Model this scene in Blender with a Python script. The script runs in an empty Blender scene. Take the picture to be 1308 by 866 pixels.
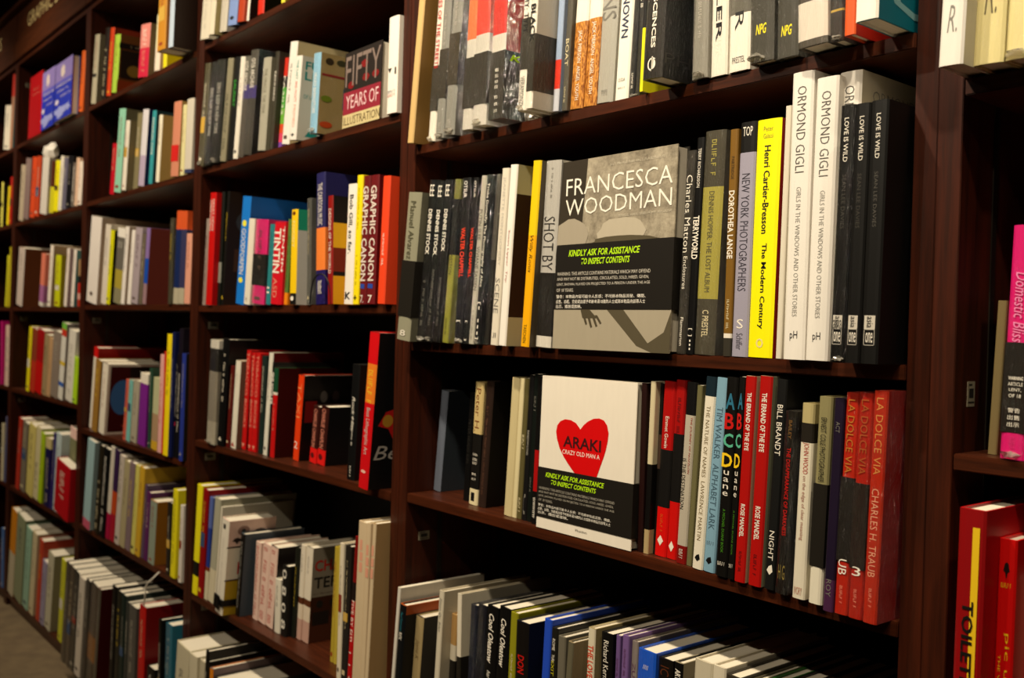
# A bookshop wall of dark-stained bookcases, seen obliquely from the right.
import bpy, bmesh, math, random
from mathutils import Matrix, Vector

# ------------------------------------------------------------------ camera, light, exposure
SC = bpy.context.scene
COL = SC.collection
CAMZ = 1.282          # eye height above the floor
D = 1.05              # distance from the camera to the plane of the shelf fronts
cam_d = bpy.data.cameras.new('camera')
cam = bpy.data.objects.new('camera', cam_d)
COL.objects.link(cam)
cam_d.sensor_width = 36.0
cam_d.lens = 36.0 * 1250.0 / 1308.0
cam_d.clip_start = 0.05
R_, F_, U_ = (0.63557737, 0.77153813, 0.02775474), (-0.77164249, 0.6359912, -0.00911398), (-0.02468356, -0.0156241, 0.99957321)
cam.matrix_world = Matrix(((R_[0], U_[0], -F_[0], 0), (R_[1], U_[1], -F_[1], 0), (R_[2], U_[2], -F_[2], CAMZ), (0, 0, 0, 1)))
cam_d.dof.use_dof = True
cam_d.dof.focus_distance = 1.30
cam_d.dof.aperture_fstop = 5.6
SC.camera = cam
SC.view_settings.view_transform = 'Standard'
SC.view_settings.look = 'None'
SC.view_settings.gamma = 1.0
SC.view_settings.use_curve_mapping = False
SC.view_settings.exposure = 1.3
wd = bpy.data.worlds.new('world'); SC.world = wd; wd.use_nodes = True
wd.node_tree.nodes['Background'].inputs[0].default_value = (1.0, 0.62, 0.36, 1)
wd.node_tree.nodes['Background'].inputs[1].default_value = 0.0006

# warm ceiling spots in a row about a metre out from the shelves
CEIL = 2.95
SPOTS = [(-5.4, .12, 32), (-4.3, .12, 32), (-3.2, .12, 36), (-2.2, .12, 42), (-1.2, .15, 58), (-0.45, .2, 38), (.4, .2, 30),
         (-6.2, -1.0, 15), (-4.9, -1.0, 15), (-3.6, -1.0, 16), (-2.4, -1.0, 18), (-1.3, -1.0, 26), (-.1, -1.0, 18)]
for sx, sy, en in SPOTS:
    ld = bpy.data.lights.new('ceiling_spot', 'SPOT')
    ld.energy = en; ld.color = (1.0, 0.85, 0.64); ld.spot_size = math.radians(88); ld.spot_blend = 1.0
    ld.shadow_soft_size = 0.03
    lo = bpy.data.objects.new('ceiling_spot', ld); COL.objects.link(lo)
    lo.location = (sx, sy, CEIL - .04)
    lo.rotation_euler = (Vector((sx, D, 1.5)) - Vector(lo.location)).to_track_quat('-Z', 'Y').to_euler()

# ------------------------------------------------------------------ helpers
random.seed(7)
def lin(h):
    f = lambda c: (c / 12.92 if c <= .04045 else ((c + .055) / 1.055) ** 2.4)
    return tuple(f(int(h[i:i + 2], 16) / 255) for i in (0, 2, 4)) + (1,)
PAL = dict(k='0d0c0b', w='ece5d6', c='dccfa6', t='b58a4c', g='75726a', lg='b3aea2', dg='2a2824', r='c01512', y='f5e010', o='e0561c', n='1b2350', b='2560d0',
    lb='8fb4cc', gn='3f7a3a', lm='b5cf2c', p='dc2f7c', pu='5c2480', br='5a3018', tl='2c8088', m='9ccbab', s='e08f78', dr='5a0c10', lv='9790ae', ol='8d8628',
    pk='e3b4a4', am='e09a18', kd='0c0b0b', bz='7b5a30')
def hx(c): return PAL.get(c, c)
MC = {}
def nt(name):
    m = bpy.data.materials.new(name); m.use_nodes = True
    return m, m.node_tree.nodes, m.node_tree.links, m.node_tree.nodes['Principled BSDF']
def mat(c, kind='print'):
    c = hx(c)
    if kind == 'grain' and c == 'ece5d6': kind = 'print'
    key = (c, kind)
    if key in MC: return MC[key]
    m, N, L, P = nt('%s_%s' % (kind, c))
    col = lin(c)
    col = tuple(x * x / (x + .012) for x in col[:3]) + (1,)      # printed blacks are deep
    tc = N.new('ShaderNodeTexCoord')
    if kind == 'ink':
        P.inputs['Base Color'].default_value = col; P.inputs['Roughness'].default_value = .5
    else:
        no = N.new('ShaderNodeTexNoise'); no.inputs['Scale'].default_value = 35; no.inputs['Detail'].default_value = 5
        mp = N.new('ShaderNodeMapping'); mp.inputs['Scale'].default_value = (3, 3, .7)
        L.new(tc.outputs['Object'], mp.inputs[0]); L.new(mp.outputs[0], no.inputs['Vector'])
        mx = N.new('ShaderNodeMix'); mx.data_type = 'RGBA'; mx.blend_type = 'MIX'
        mx.inputs[6].default_value = tuple(x * .93 for x in col[:3]) + (1,); mx.inputs[7].default_value = tuple(min(1, x * 1.03) for x in col[:3]) + (1,)
        L.new(no.outputs[0], mx.inputs[0]); L.new(mx.outputs[2], P.inputs['Base Color'])
        P.inputs['Roughness'].default_value = .45; P.inputs['Specular IOR Level'].default_value = .35
        bp = N.new('ShaderNodeBump'); bp.inputs['Strength'].default_value = .04; bp.inputs['Distance'].default_value = .002
        L.new(no.outputs[0], bp.inputs['Height']); L.new(bp.outputs[0], P.inputs['Normal'])
        if kind == 'film':          # book sealed in crinkled clear film
            P.inputs['Coat Weight'].default_value = 1.0; P.inputs['Coat Roughness'].default_value = .13; P.inputs['Coat IOR'].default_value = 1.7
            n2 = N.new('ShaderNodeTexNoise'); n2.inputs['Scale'].default_value = 75; n2.inputs['Detail'].default_value = 4; n2.inputs['Distortion'].default_value = 1.5
            m2 = N.new('ShaderNodeMapping'); m2.inputs['Scale'].default_value = (3, 3, .5); m2.inputs['Rotation'].default_value = (0, .1, 0)
            L.new(tc.outputs['Object'], m2.inputs[0]); L.new(m2.outputs[0], n2.inputs['Vector'])
            b2 = N.new('ShaderNodeBump'); b2.inputs['Strength'].default_value = 1.0; b2.inputs['Distance'].default_value = .03
            L.new(n2.outputs[0], b2.inputs['Height']); L.new(b2.outputs[0], P.inputs['Coat Normal'])
        if kind == 'grain':         # printed wood grain
            n3 = N.new('ShaderNodeTexNoise'); n3.inputs['Scale'].default_value = 140; n3.inputs['Detail'].default_value = 6; n3.inputs['Distortion'].default_value = 2.0
            m3 = N.new('ShaderNodeMapping'); m3.inputs['Scale'].default_value = (2, 2, .5); m3.inputs['Rotation'].default_value = (0, .5, 0)
            L.new(tc.outputs['Object'], m3.inputs[0]); L.new(m3.outputs[0], n3.inputs['Vector'])
            rp = N.new('ShaderNodeValToRGB'); rp.color_ramp.elements[0].position = .4; rp.color_ramp.elements[1].position = .62
            rp.color_ramp.elements[0].color = lin('80440f'); rp.color_ramp.elements[1].color = lin('d89440')
            L.new(n3.outputs[0], rp.inputs[0]); L.new(rp.outputs[0], P.inputs['Base Color'])
        if kind == 'cloth':
            P.inputs['Roughness'].default_value = .8
    MC[key] = m
    return m
def wood(name, c0, c1, rough, vert=True):
    m, N, L, P = nt(name)
    tc = N.new('ShaderNodeTexCoord'); mp = N.new('ShaderNodeMapping'); mp.inputs['Scale'].default_value = (22, 22, 1.2) if vert else (1.2, 22, 22)
    no = N.new('ShaderNodeTexNoise'); no.inputs['Scale'].default_value = 4; no.inputs['Detail'].default_value = 8; no.inputs['Roughness'].default_value = .65
    L.new(tc.outputs['Object'], mp.inputs[0]); L.new(mp.outputs[0], no.inputs['Vector'])
    rp = N.new('ShaderNodeValToRGB'); rp.color_ramp.elements[0].position = .35; rp.color_ramp.elements[1].position = .7
    rp.color_ramp.elements[0].color = lin(c0); rp.color_ramp.elements[1].color = lin(c1)
    L.new(no.outputs[0], rp.inputs[0]); L.new(rp.outputs[0], P.inputs['Base Color'])
    P.inputs['Roughness'].default_value = rough; P.inputs['Specular IOR Level'].default_value = .3
    bp = N.new('ShaderNodeBump'); bp.inputs['Strength'].default_value = .12; bp.inputs['Distance'].default_value = .001
    L.new(no.outputs[0], bp.inputs['Height']); L.new(bp.outputs[0], P.inputs['Normal'])
    return m
WOODV = wood('dark_stained_wood_upright', '280f05', '461b0a', .42)
WOODH = wood('dark_stained_wood_board', '2e1307', '4e220e', .38, False)
WOODB = wood('dark_back_board', '0f0906', '170d08', .6)
WOODC = wood('brown_cornice_wood', '3c1c0a', '562a10', .4, False)
PAPER, _N, _L, _P = nt('page_edges')
_tc = _N.new('ShaderNodeTexCoord'); _mp = _N.new('ShaderNodeMapping'); _mp.inputs['Scale'].default_value = (900, 2, 2)
_no = _N.new('ShaderNodeTexNoise'); _no.inputs['Scale'].default_value = 1.5
_rp = _N.new('ShaderNodeValToRGB'); _rp.color_ramp.elements[0].color = lin('c4b89c'); _rp.color_ramp.elements[1].color = lin('efe8d8')
_L.new(_tc.outputs['Object'], _mp.inputs[0]); _L.new(_mp.outputs[0], _no.inputs['Vector']); _L.new(_no.outputs[0], _rp.inputs[0]); _L.new(_rp.outputs[0], _P.inputs['Base Color'])
_P.inputs['Roughness'].default_value = .8
METAL, _N, _L, _P = nt('dull_steel'); _P.inputs['Base Color'].default_value = lin('4a443c'); _P.inputs['Metallic'].default_value = .9; _P.inputs['Roughness'].default_value = .4
GOLD, _N, _L, _P = nt('gilt_lettering'); _P.inputs['Base Color'].default_value = lin('f0d898'); _P.inputs['Metallic'].default_value = .3; _P.inputs['Roughness'].default_value = .45

def obj(name, me, parent=None, loc=(0, 0, 0), m=None):
    o = bpy.data.objects.new(name, me); COL.objects.link(o)
    if parent: o.parent = parent
    o.location = loc
    if m is not None:
        if len(me.materials) == 0: me.materials.append(m)
        elif me.materials[0] is not m:
            o.material_slots[0].link = 'OBJECT'; o.material_slots[0].material = m
    return o
def thing(name, label, cat, loc=(0, 0, 0), group=None):
    o = bpy.data.objects.new(name, None); COL.objects.link(o); o.location = loc
    o.empty_display_size = .05
    o['label'] = label; o['category'] = cat
    if group: o['group'] = group
    return o
def boxmesh(x0, x1, y0, y1, z0, z1, bev=0, name='box'):
    bm = bmesh.new()
    v = [bm.verts.new(p) for p in ((x0, y0, z0), (x1, y0, z0), (x1, y1, z0), (x0, y1, z0), (x0, y0, z1), (x1, y0, z1), (x1, y1, z1), (x0, y1, z1))]
    for f in ((3, 2, 1, 0), (4, 5, 6, 7), (0, 1, 5, 4), (1, 2, 6, 5), (2, 3, 7, 6), (3, 0, 4, 7)): bm.faces.new([v[i] for i in f])
    if bev: bmesh.ops.bevel(bm, geom=bm.edges[:], offset=bev, segments=2, affect='EDGES')
    me = bpy.data.meshes.new(name); bm.to_mesh(me); bm.free()
    return me
def pybox(*a, **k): return boxmesh(*a, **k)

# ------------------------------------------------------------------ flat lettering, normalised to a unit square
TX = {}
BOLD = set('HELLER|REMINISCENCES|THE UNKNOWN|SHAPE. THE BLACK|DENNIS STOCK|WALTER CHAPPELL|TERRYWORLD|DOROTHEA LANGE|Henri Cartier-Bresson|The Modern Century|ARAKI|TINTIN|Bob Gill, so far.|GRAPHIC CANON|CHARAC|TERS|THE LOVE|ART|TOILETPAPER|THE LAST|FUN|LIFE|P|KINDLY ASK FOR ASSISTANCE|TO INSPECT CONTENTS|KINDLY ASK|TO INSPECT|A|B|C|D|DON|WARNING|NPG|Cool Oleatow|THE ERRAND OF THE EYE|ROSE MANDEL|SMUGGLER'.split('|'))
THIN = {'ORMOND GIGLI', 'GIRLS IN THE WINDOWS AND OTHER STORIES', 'Charles Matton', 'Enclosures', 'FRANCESCA', 'WOODMAN', 'NEW YORK PHOTOGRAPHERS', 'R.', 'DECO URBANA', 'SEAN LEE DAVIES', 'PHAIDON', 'CHARLES H. TRAUB', 'LA DOLCE VIA', 'SHOT BY'}
def norm(me, keep=False):
    xs = [v.co.x for v in me.vertices]; ys = [v.co.y for v in me.vertices]
    if not xs: return 1
    x0, x1, y0, y1 = min(xs), max(xs), min(ys), max(ys); w = max(x1 - x0, 1e-6); h = max(y1 - y0, 1e-6)
    for v in me.vertices: v.co = ((v.co.x - x0) / w, (v.co.y - y0) / h, 0)
    return w / h
def poly(pts, name='mark'):
    me = bpy.data.meshes.new(name); me.from_pydata([(x, y, 0) for x, y in pts], [], [list(range(len(pts)))]); return me
def rects(rs, name='strokes'):
    V = []; Fc = []
    for x0, x1, y0, y1 in rs:
        i = len(V); V += [(x0, y0, 0), (x1, y0, 0), (x1, y1, 0), (x0, y1, 0)]; Fc.append((i, i + 1, i + 2, i + 3))
    me = bpy.data.meshes.new(name); me.from_pydata(V, [], Fc); return me
circ = lambda n=20: [(.5 + .5 * math.cos(i * 2 * math.pi / n), .5 + .5 * math.sin(i * 2 * math.pi / n)) for i in range(n)]
SHAPES = {'♦': [(.5, 0), (1, .5), (.5, 1), (0, .5)], '◆': [(.5, 0), (1, .35), (.8, 1), (.3, .8), (0, .4)], '▲': [(0, 0), (1, 0), (.5, 1)], '▼': [(0, 1), (.5, 0), (1, 1)], '●': circ(),
          '◗': circ(10), '▌': [(0, 0), (1, 0), (1, 1), (0, 1)], '▬': [(0, .1), (1, 0), (1, .9), (0, 1)], '▪': [(0, 0), (1, 0), (1, 1), (0, 1)], '♣': [(0, .5), (.2, .9), (.5, 1), (.8, .9), (1, .5), (.7, .4), (.5, 0), (.3, .4)]}
def scrib(n):
    rs = []; rnd = random.Random(n * 13 + 5); x = 0
    for i in range(n):
        if rnd.random() < .16: x += 1; continue
        s = rnd.choice((0, 0, .3)); k = rnd.randrange(4)
        rs.append((x, x + .18, 0, 1 - s))
        if k == 0: rs.append((x + .55, x + .73, 0, 1 - s))
        if k == 1: rs += [(x + .18, x + .7, 0, .16)]
        if k == 2: rs += [(x + .18, x + .7, .84 - s, 1 - s), (x + .18, x + .6, .42, .56)]
        if k == 3: rs += [(x + .18, x + .6, .8 - s, .95 - s), (x + .6, x + .76, .1, .9 - s), (x + .18, x + .6, 0, .14)]
        x += 1
    return rects(rs or [(0, 1, 0, 1)], 'fine_lettering')
def glyphs(s, n=0):
    key = (s, n)
    if key in TX: return TX[key]
    if s == '~':
        me = scrib(n); a = norm(me)
    elif s in SHAPES: me = poly(SHAPES[s]); a = 1
    elif s == '✖': me = rects([(0, 1, .35, .65), (.35, .65, 0, .35), (.35, .65, .65, 1)]); a = 1
    elif set(s) <= set('█'): me = rects([(0, 1, 0, 1)]); a = 4
    elif set(s) <= set('▓'): me = rects([(0, 1, 0, .3), (0, 1, .36, .62), (0, .8, .68, 1)]); a = 1
    elif s == 'K':
        me = poly([(0, 0), (.25, 0), (.25, .35), (.7, 0), (1, 0), (.45, .5), (1, 1), (.7, 1), (.25, .65), (.25, 1), (0, 1)]); a = 1
    else:
        cu = bpy.data.curves.new('lettering', 'FONT'); cu.body = s; cu.resolution_u = 2
        cu.offset = .02 if s in BOLD else (-.007 if s in THIN else .0)
        if s in ('Cool Oleatow', 'hard', 'Rock Hits', 'Best', 'Domestic Bliss', 'Willy Ronis', 'Simon Qu  Eden', 'R.', 'Jayne K', 'KINDLY ASK FOR ASSISTANCE', 'TO INSPECT CONTENTS', 'KINDLY ASK', 'TO INSPECT', 'NPG'): cu.shear = .25
        o = bpy.data.objects.new('lettering', cu); COL.objects.link(o)
        me = bpy.data.meshes.new_from_object(o)
        me.materials.clear()
        bpy.data.objects.remove(o); a = norm(me)
    TX[key] = (me, a)
    return TX[key]
def place(me, parent, M, col, kind='ink', name='lettering'):
    if len(me.materials) == 0: me.materials.append(mat('k', 'ink'))
    o = bpy.data.objects.new(name, me); COL.objects.link(o); o.parent = parent
    o.matrix_local = M
    o.material_slots[0].link = 'OBJECT'; o.material_slots[0].material = mat(col, kind) if isinstance(col, str) else col
    return o
def frame(origin, ex, ey, w, h):
    ex = Vector(ex); ey = Vector(ey); n = ex.cross(ey)
    return Matrix(((ex.x * w, ey.x * h, n.x, origin[0]), (ex.y * w, ey.y * h, n.y, origin[1]), (ex.z * w, ey.z * h, n.z, origin[2]), (0, 0, 0, 1)))
def letter_on(parent, s, org, ex, ey, w, h, col, name='lettering'):
    n = 0
    if s == '~':
        if h > .006: 
            org = tuple(a_ + b_ * h * .2 for a_, b_ in zip(org, ey)); h *= .6
        n = max(8, min(60, int(round(w / max(h, 1e-4) / .75))))
        for q in (8, 13, 18, 26, 40, 60):
            if n <= q: n = q; break
    me, a = glyphs(s, n)
    if len(me.vertices) == 0: return None
    return place(me, parent, frame(org, ex, ey, w, h), col, name=name)

# ------------------------------------------------------------------ books
def parse(seg, default_frac=1.0):
    out = []; z = 0.0
    for t in seg.split():
        if ':' in t:
            c, f = t.split(':'); f = float(f)
        else: c, f = t, 1.0
        if f > z: out.append((c, z, f)); z = f
    if z < 1.0: out.append((out[-1][0], z, 1.0))
    return out
def cover_mesh(th, H, W, seg, side, kind):
    """one cover: spine, two boards; colour bands cut in as loops"""
    c = min(.0022, th * .16); b = min(.0022, th * .12)
    prof = [(0, W), (0, b * 1.2), (th * .1, b * .35), (th * .28, 0), (th * .72, 0), (th * .9, b * .35), (th, b * 1.2), (th, W), (th - c, W), (th - c, b + c), (c, b + c), (c, W)]
    sp = parse(seg); sd = parse(side) if side else sp
    zs = sorted(set([0.0, 1.0] + [a for _, a, _ in sp] + [a for _, a, _ in sd]))
    mats = []; 
    def mi(cn):
        m = mat(cn, kind)
        if m not in mats: mats.append(m)
        return mats.index(m)
    at = lambda L, f: next(cn for cn, a, bb in L if a - 1e-6 <= f < bb + 1e-6 and f < bb)
    V = []; Fc = []; MI = []
    n = len(prof)
    for z in zs:
        for x, y in prof: V.append((x, y, H * (1 - z)))
    for k in range(len(zs) - 1):
        f = (zs[k] + zs[k + 1]) / 2
        ms = mi(at(sp, f)); mr = mi(at(sd, f))
        for i in range(n):
            j = (i + 1) % n
            Fc.append((k * n + i, (k + 1) * n + i, (k + 1) * n + j, k * n + j))
            MI.append(mr if i in (6, 7) else ms)
    top = mi(at(sd, .0001)); bot = mi(at(sd, .9999))
    # caps as quads between outer and inner profile
    capq = [(0, 1, 10, 11), (1, 2, 3, 10), (3, 4, 9, 10), (4, 5, 6, 9), (6, 7, 8, 9)]
    for q in capq:
        Fc.append(tuple(q)); MI.append(top)
        Fc.append(tuple((len(zs) - 1) * n + i for i in reversed(q))); MI.append(bot)
    me = bpy.data.meshes.new('cover'); me.from_pydata(V, [], Fc)
    for m in mats: me.materials.append(m)
    me.polygons.foreach_set('material_index', MI)
    bm = bmesh.new(); bm.from_mesh(me); bmesh.ops.recalc_face_normals(bm, faces=bm.faces[:]); bm.to_mesh(me); bm.free()
    return me
COVERS = {
 'oval': [('▌', .40, 1.0, .04, .2, '14100e'), ('●', .08, .5, .22, .72, '3f7ab8'), ('▬', .02, .98, .0, .035, 'e8decb'), ('▬', .02, .98, .965, 1.0, 'e8decb'), ('▌', .01, .06, .0, 1, 'e8decb'), ('▬', .3, .8, .86, .9, '8a3a2a')],
 'pattern': [('●', .1, .25, .05, .14, '3a2e1c'), ('●', .3, .48, .05, .13, '3c3a20'), ('♣', .55, .8, .06, .16, '2c2a20'), ('▬', .05, .5, .25, .28, '8a2a2a'), ('▲', .5, .7, .3, .38, '5a3a2a'), ('▌', .45, .95, .40, .66, '1c5a78'), ('●', .05, .25, .52, .60, '6a7a20'), ('●', .05, .28, .84, .92, 'b8481c'), ('♣', .5, .8, .74, .88, '7a4a20')],
 'comic': [('▌', .0, 1.0, .14, .24, '1c1a14'), ('~', .25, .8, .155, .22, 'c8bc90'), ('▌', .05, .95, .26, .74, '2a2414'), ('●', .2, .5, .5, .7, 'a88a3a'), ('●', .5, .85, .42, .66, '6a5a28'), ('▌', .0, 1, .78, 1, 'a8481c'), ('●', .3, .55, .83, .95, '3a1c10')],
 'mask': [('●', .2, .45, .12, .22, 'c8402a'), ('●', .55, .8, .12, .24, 'b83a24'), ('◗', .45, .6, .29, .44, '14100c'), ('~', .3, .9, .03, .09, 'c8b8a0'), ('●', .3, .9, .76, .9, '14100c'), ('●', .42, .78, .79, .87, 'e8a81c'), ('●', .3, .5, .5, .6, 'a8481c')],
 'P': [('●', .2, .45, .06, .16, '8a6a60'), ('●', .28, .37, .09, .13, '1c1410'), ('♣', .1, .3, .18, .25, '2a1f1c'), ('♣', .5, .85, .1, .24, '4a3a34'), ('▬', 0, 1, .27, .285, '1c1410'), ('▬', 0, 1, .62, .635, '3a1410')],
 'best': [('♣', .06, .40, .48, .70, 'b01c18'), ('●', .1, .2, .52, .6, 'b0802a'), ('▌', .46, 1, 0, 1, '8a1010')],
 'case': [('●', .3, .42, .18, .32, '4a4440'), ('●', .5, .62, .18, .32, '3a2a28'), ('▌', .06, .25, .30, .55, '7a1410'), ('~', .4, .95, .62, .68, '7a1410'), ('~', .4, .95, .72, .80, '7a1410')],
 'dark': [('●', .1, .7, .12, .4, '4a4a48'), ('▌', .1, .9, .5, .7, '5a3a1c'), ('♣', .4, .6, .55, .64, 'a8882a')],
}
s_ = lambda th: min(.011, th * .35)
def film_tail(parent, x, y, z, s, seed):
    """crumpled end of the clear film wrap"""
    rnd = random.Random(seed); bm = bmesh.new()
    bmesh.ops.create_icosphere(bm, subdivisions=2, radius=1)
    for v in bm.verts:
        k = 1 + rnd.uniform(-.45, .45); v.co = (v.co.x * s * k, v.co.y * s * .5 * k, v.co.z * s * .45 * k)
    me = bpy.data.meshes.new('film'); bm.to_mesh(me); bm.free()
    o = obj('film_end', me, parent, (x, y, z), FILM); o['label'] = 'crumpled clear film end'
FILM, _N, _L, _P = nt('clear_film')
_P.inputs['Base Color'].default_value = lin('d8d2c4'); _P.inputs['Roughness'].default_value = .12; _P.inputs['Transmission Weight'].default_value = .75; _P.inputs['IOR'].default_value = 1.3
def book(rec, place_, zs, bay):
    desc, X, Y, lean, th, H, W, seg, texts, o = rec
    W = min(W, D + .292 - Y)
    kind = 'film' if o.get('wrap') else ('grain' if o.get('grain') else 'print')
    dx = -th if lean > 0 else 0.0
    root = thing('book', desc + ' on ' + place_, 'book', (X - dx, Y, zs + .0004), 'books on ' + place_)
    root.rotation_euler = (0, lean, 0)
    side = o.get('side')  # some side colours are the spine's darkened, with the side shade painted in
    obj('cover', cover_mesh(th, H, W, seg, side, kind), root, (dx, 0, 0))
    c = min(.0022, th * .16)
    paper = .0 if th < .012 else .003
    obj('pages', boxmesh(c * 1.01, th - c * 1.01, c + .003, W - .003, paper, H - paper), root, (dx, 0, 0), PAPER)
    e = .0004
    if o.get('wb'):
        a, b_ = o['wb']
        obj('warning_band', boxmesh(-e * .8, th + e * .8, -e, W * .985, H * (1 - b_), H * (1 - a)), root, (dx, 0, 0), mat('3a372e' if zs > 1.5 else '26231e', 'film' if kind == 'film' else 'print'))['label'] = 'black paper warning band'  # top-row bands are greyer: the film's pale haze put into the colour
    yy = -.0009 if o.get('wb') else -.00025
    for tx in texts:
        s, a, b_, size, col = tx[:5]; k = tx[5] if len(tx) > 5 else 'v'
        if s == 'hidden': continue
        if k == 's':
            n = len(s)
            for i, ch in enumerate(s):
                z0 = H * (1 - (a + (b_ - a) * (i + .8) / n)); w = th * size
                letter_on(root, ch, (dx + (th - w) / 2, yy, z0), (1, 0, 0), (0, 0, 1), w, H * (b_ - a) / n * .6, col)
        elif k in ('h', 'w') or k not in ('v',):
            w = th * size; h = H * (b_ - a)
            letter_on(root, s, (dx + (th - w) / 2, yy, H * (1 - b_)), (1, 0, 0), (0, 0, 1), w, h, col)
        else:
            w = H * (b_ - a); h = th * size
            off = 0
            if s.startswith('█'): off = th * .18; 
            if s == 'TOILETPAPER': off = -th * .02; yy2 = yy - .0006
            x0 = dx + (th - h) / 2 + off
            if desc.startswith('red spine with white double'): x0 = dx + (th * .15 if s[0] == 'T' else th * .58); h = th * .28
            if s == 'THE JOURNEY OF NOZZLON': x0 = dx + th * .6; h = th * .22
            if s == 'IS THE DESTINATION': x0 = dx + th * .12; h = th * .35
            if s == 'pic up next shot': x0 = dx + th * .50
            if s == 'THE WORK OF': x0 = dx + th * .22
            letter_on(root, s, (x0, yy - (.0005 if s == 'TOILETPAPER' else 0), H * (1 - a)), (0, 0, -1), (1, 0, 0), w, h, col)
    if not texts and bay <= 3 and th > .012 and ':' not in seg and not o.get('crumple'):
        r_ = random.Random(desc); L_ = lin(hx(seg)); lum = .3 * L_[0] + .6 * L_[1] + .1 * L_[2]
        cc = r_.choice(('14120f', '5a4a40', '3a3a48', '8a2a1c')) if lum > .22 else r_.choice(('dcd2bc', 'c8b890', 'a8a090', 'd8b830'))
        a0 = r_.uniform(.08, .22); b0 = a0 + r_.uniform(.25, .5); w = H * (b0 - a0); h = th * r_.uniform(.3, .5)
        letter_on(root, '~', (dx + (th - h) / 2, yy, H * (1 - a0)), (0, 0, -1), (1, 0, 0), w, h, cc)
        if r_.random() < .6:
            w = th * .45; place(glyphs(r_.choice('●▪▲'))[0], root, frame((dx + (th - w) / 2, yy, H * .05), (1, 0, 0), (0, 0, 1), w, H * .035), cc, name='spine_mark')
        if r_.random() < .3:
            place(glyphs('▌')[0], root, frame((dx + th * .14, yy + .0001, H * r_.uniform(.3, .5)), (1, 0, 0), (0, 0, 1), th * .72, H * r_.uniform(.05, .16)), r_.choice(('8a3020', 'c8a040', '3a5070', '2a2622', 'd8d0bc')), name='spine_panel')
    if o.get('lab'):
        w = th * .62
        place(glyphs('▌')[0], root, frame((dx + (th - w) / 2, yy + .0001, H * (1 - .868)), (1, 0, 0), (0, 0, 1), w, H * .052), 'c8c2b4', name='imprint_label')
        letter_on(root, 'asia', (dx + (th - w * .5) / 2, yy - .0002, H * (1 - .82)), (0, 0, -1), (1, 0, 0), H * .042, w * .55, 'k')
        fr = rects([(0, 1, 0, .04), (0, 1, .96, 1), (0, .06, 0, 1), (.94, 1, 0, 1)], 'imprint_frame')
        place(fr, root, frame((dx + (th - w) / 2, yy, H * (1 - .93)), (1, 0, 0), (0, 0, 1), w, H * .062), 'lg', name='imprint_frame')
    xs = dx + th + .0002
    for s, a, b_, u0, u1, col in o.get('st', ()):
        letter_on(root, s, (xs + (.0008 if o.get('wb') else 0), W * u0, H * (1 - b_)), (0, 1, 0), (0, 0, 1), W * (u1 - u0), H * (b_ - a), col)
    if o.get('cover') in COVERS:
        for i, (s, u0, u1, a, b_, col) in enumerate(COVERS[o['cover']]):
            letter_on(root, s, (xs + i * .00008, W * u0, H * (1 - b_)), (0, 1, 0), (0, 0, 1), W * (u1 - u0), H * (b_ - a), col, name='cover_picture')
    if o.get('strap'):
        obj('strap', boxmesh(-.002, th + .002, -.003, W + .002, H * .10, H * .165), root, (dx, 0, 0), mat('12110f'))['label'] = 'black elastic strap'
        obj('clasp', boxmesh(th * .15, th * .75, -.008, -.003, H * .06, H * .2, .001), root, (dx, 0, 0), mat('0c0b0b'))
    if kind == 'film' and bay >= 3 and random.random() < .35:
        film_tail(root, dx + th * random.uniform(.3, .7), -.001, s_(th) * .5 + .001 if random.random() < .7 else H + .001, min(.011, th * .35), hash(desc) % 999 if False else len(desc) * 7)
    return root
WARNT = ['WARNING: THIS ARTICLE CONTAINS MATERIALS WHICH MAY OFFEND', 'AND MAY NOT BE DISTRIBUTED, CIRCULATED, SOLD, HIRED, GIVEN,', 'LENT, SHOWN, PLAYED OR PROJECTED TO A PERSON UNDER THE AGE', 'OF 18 YEARS.']
WARNC = ['警告：本物品內容可能令人反感；不可將本物品派發、傳閱、', '出售、出租、交給或出借予年齡未滿18歲的人士或將本物品向該等人士', '出示、播放或放映。']
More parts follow.
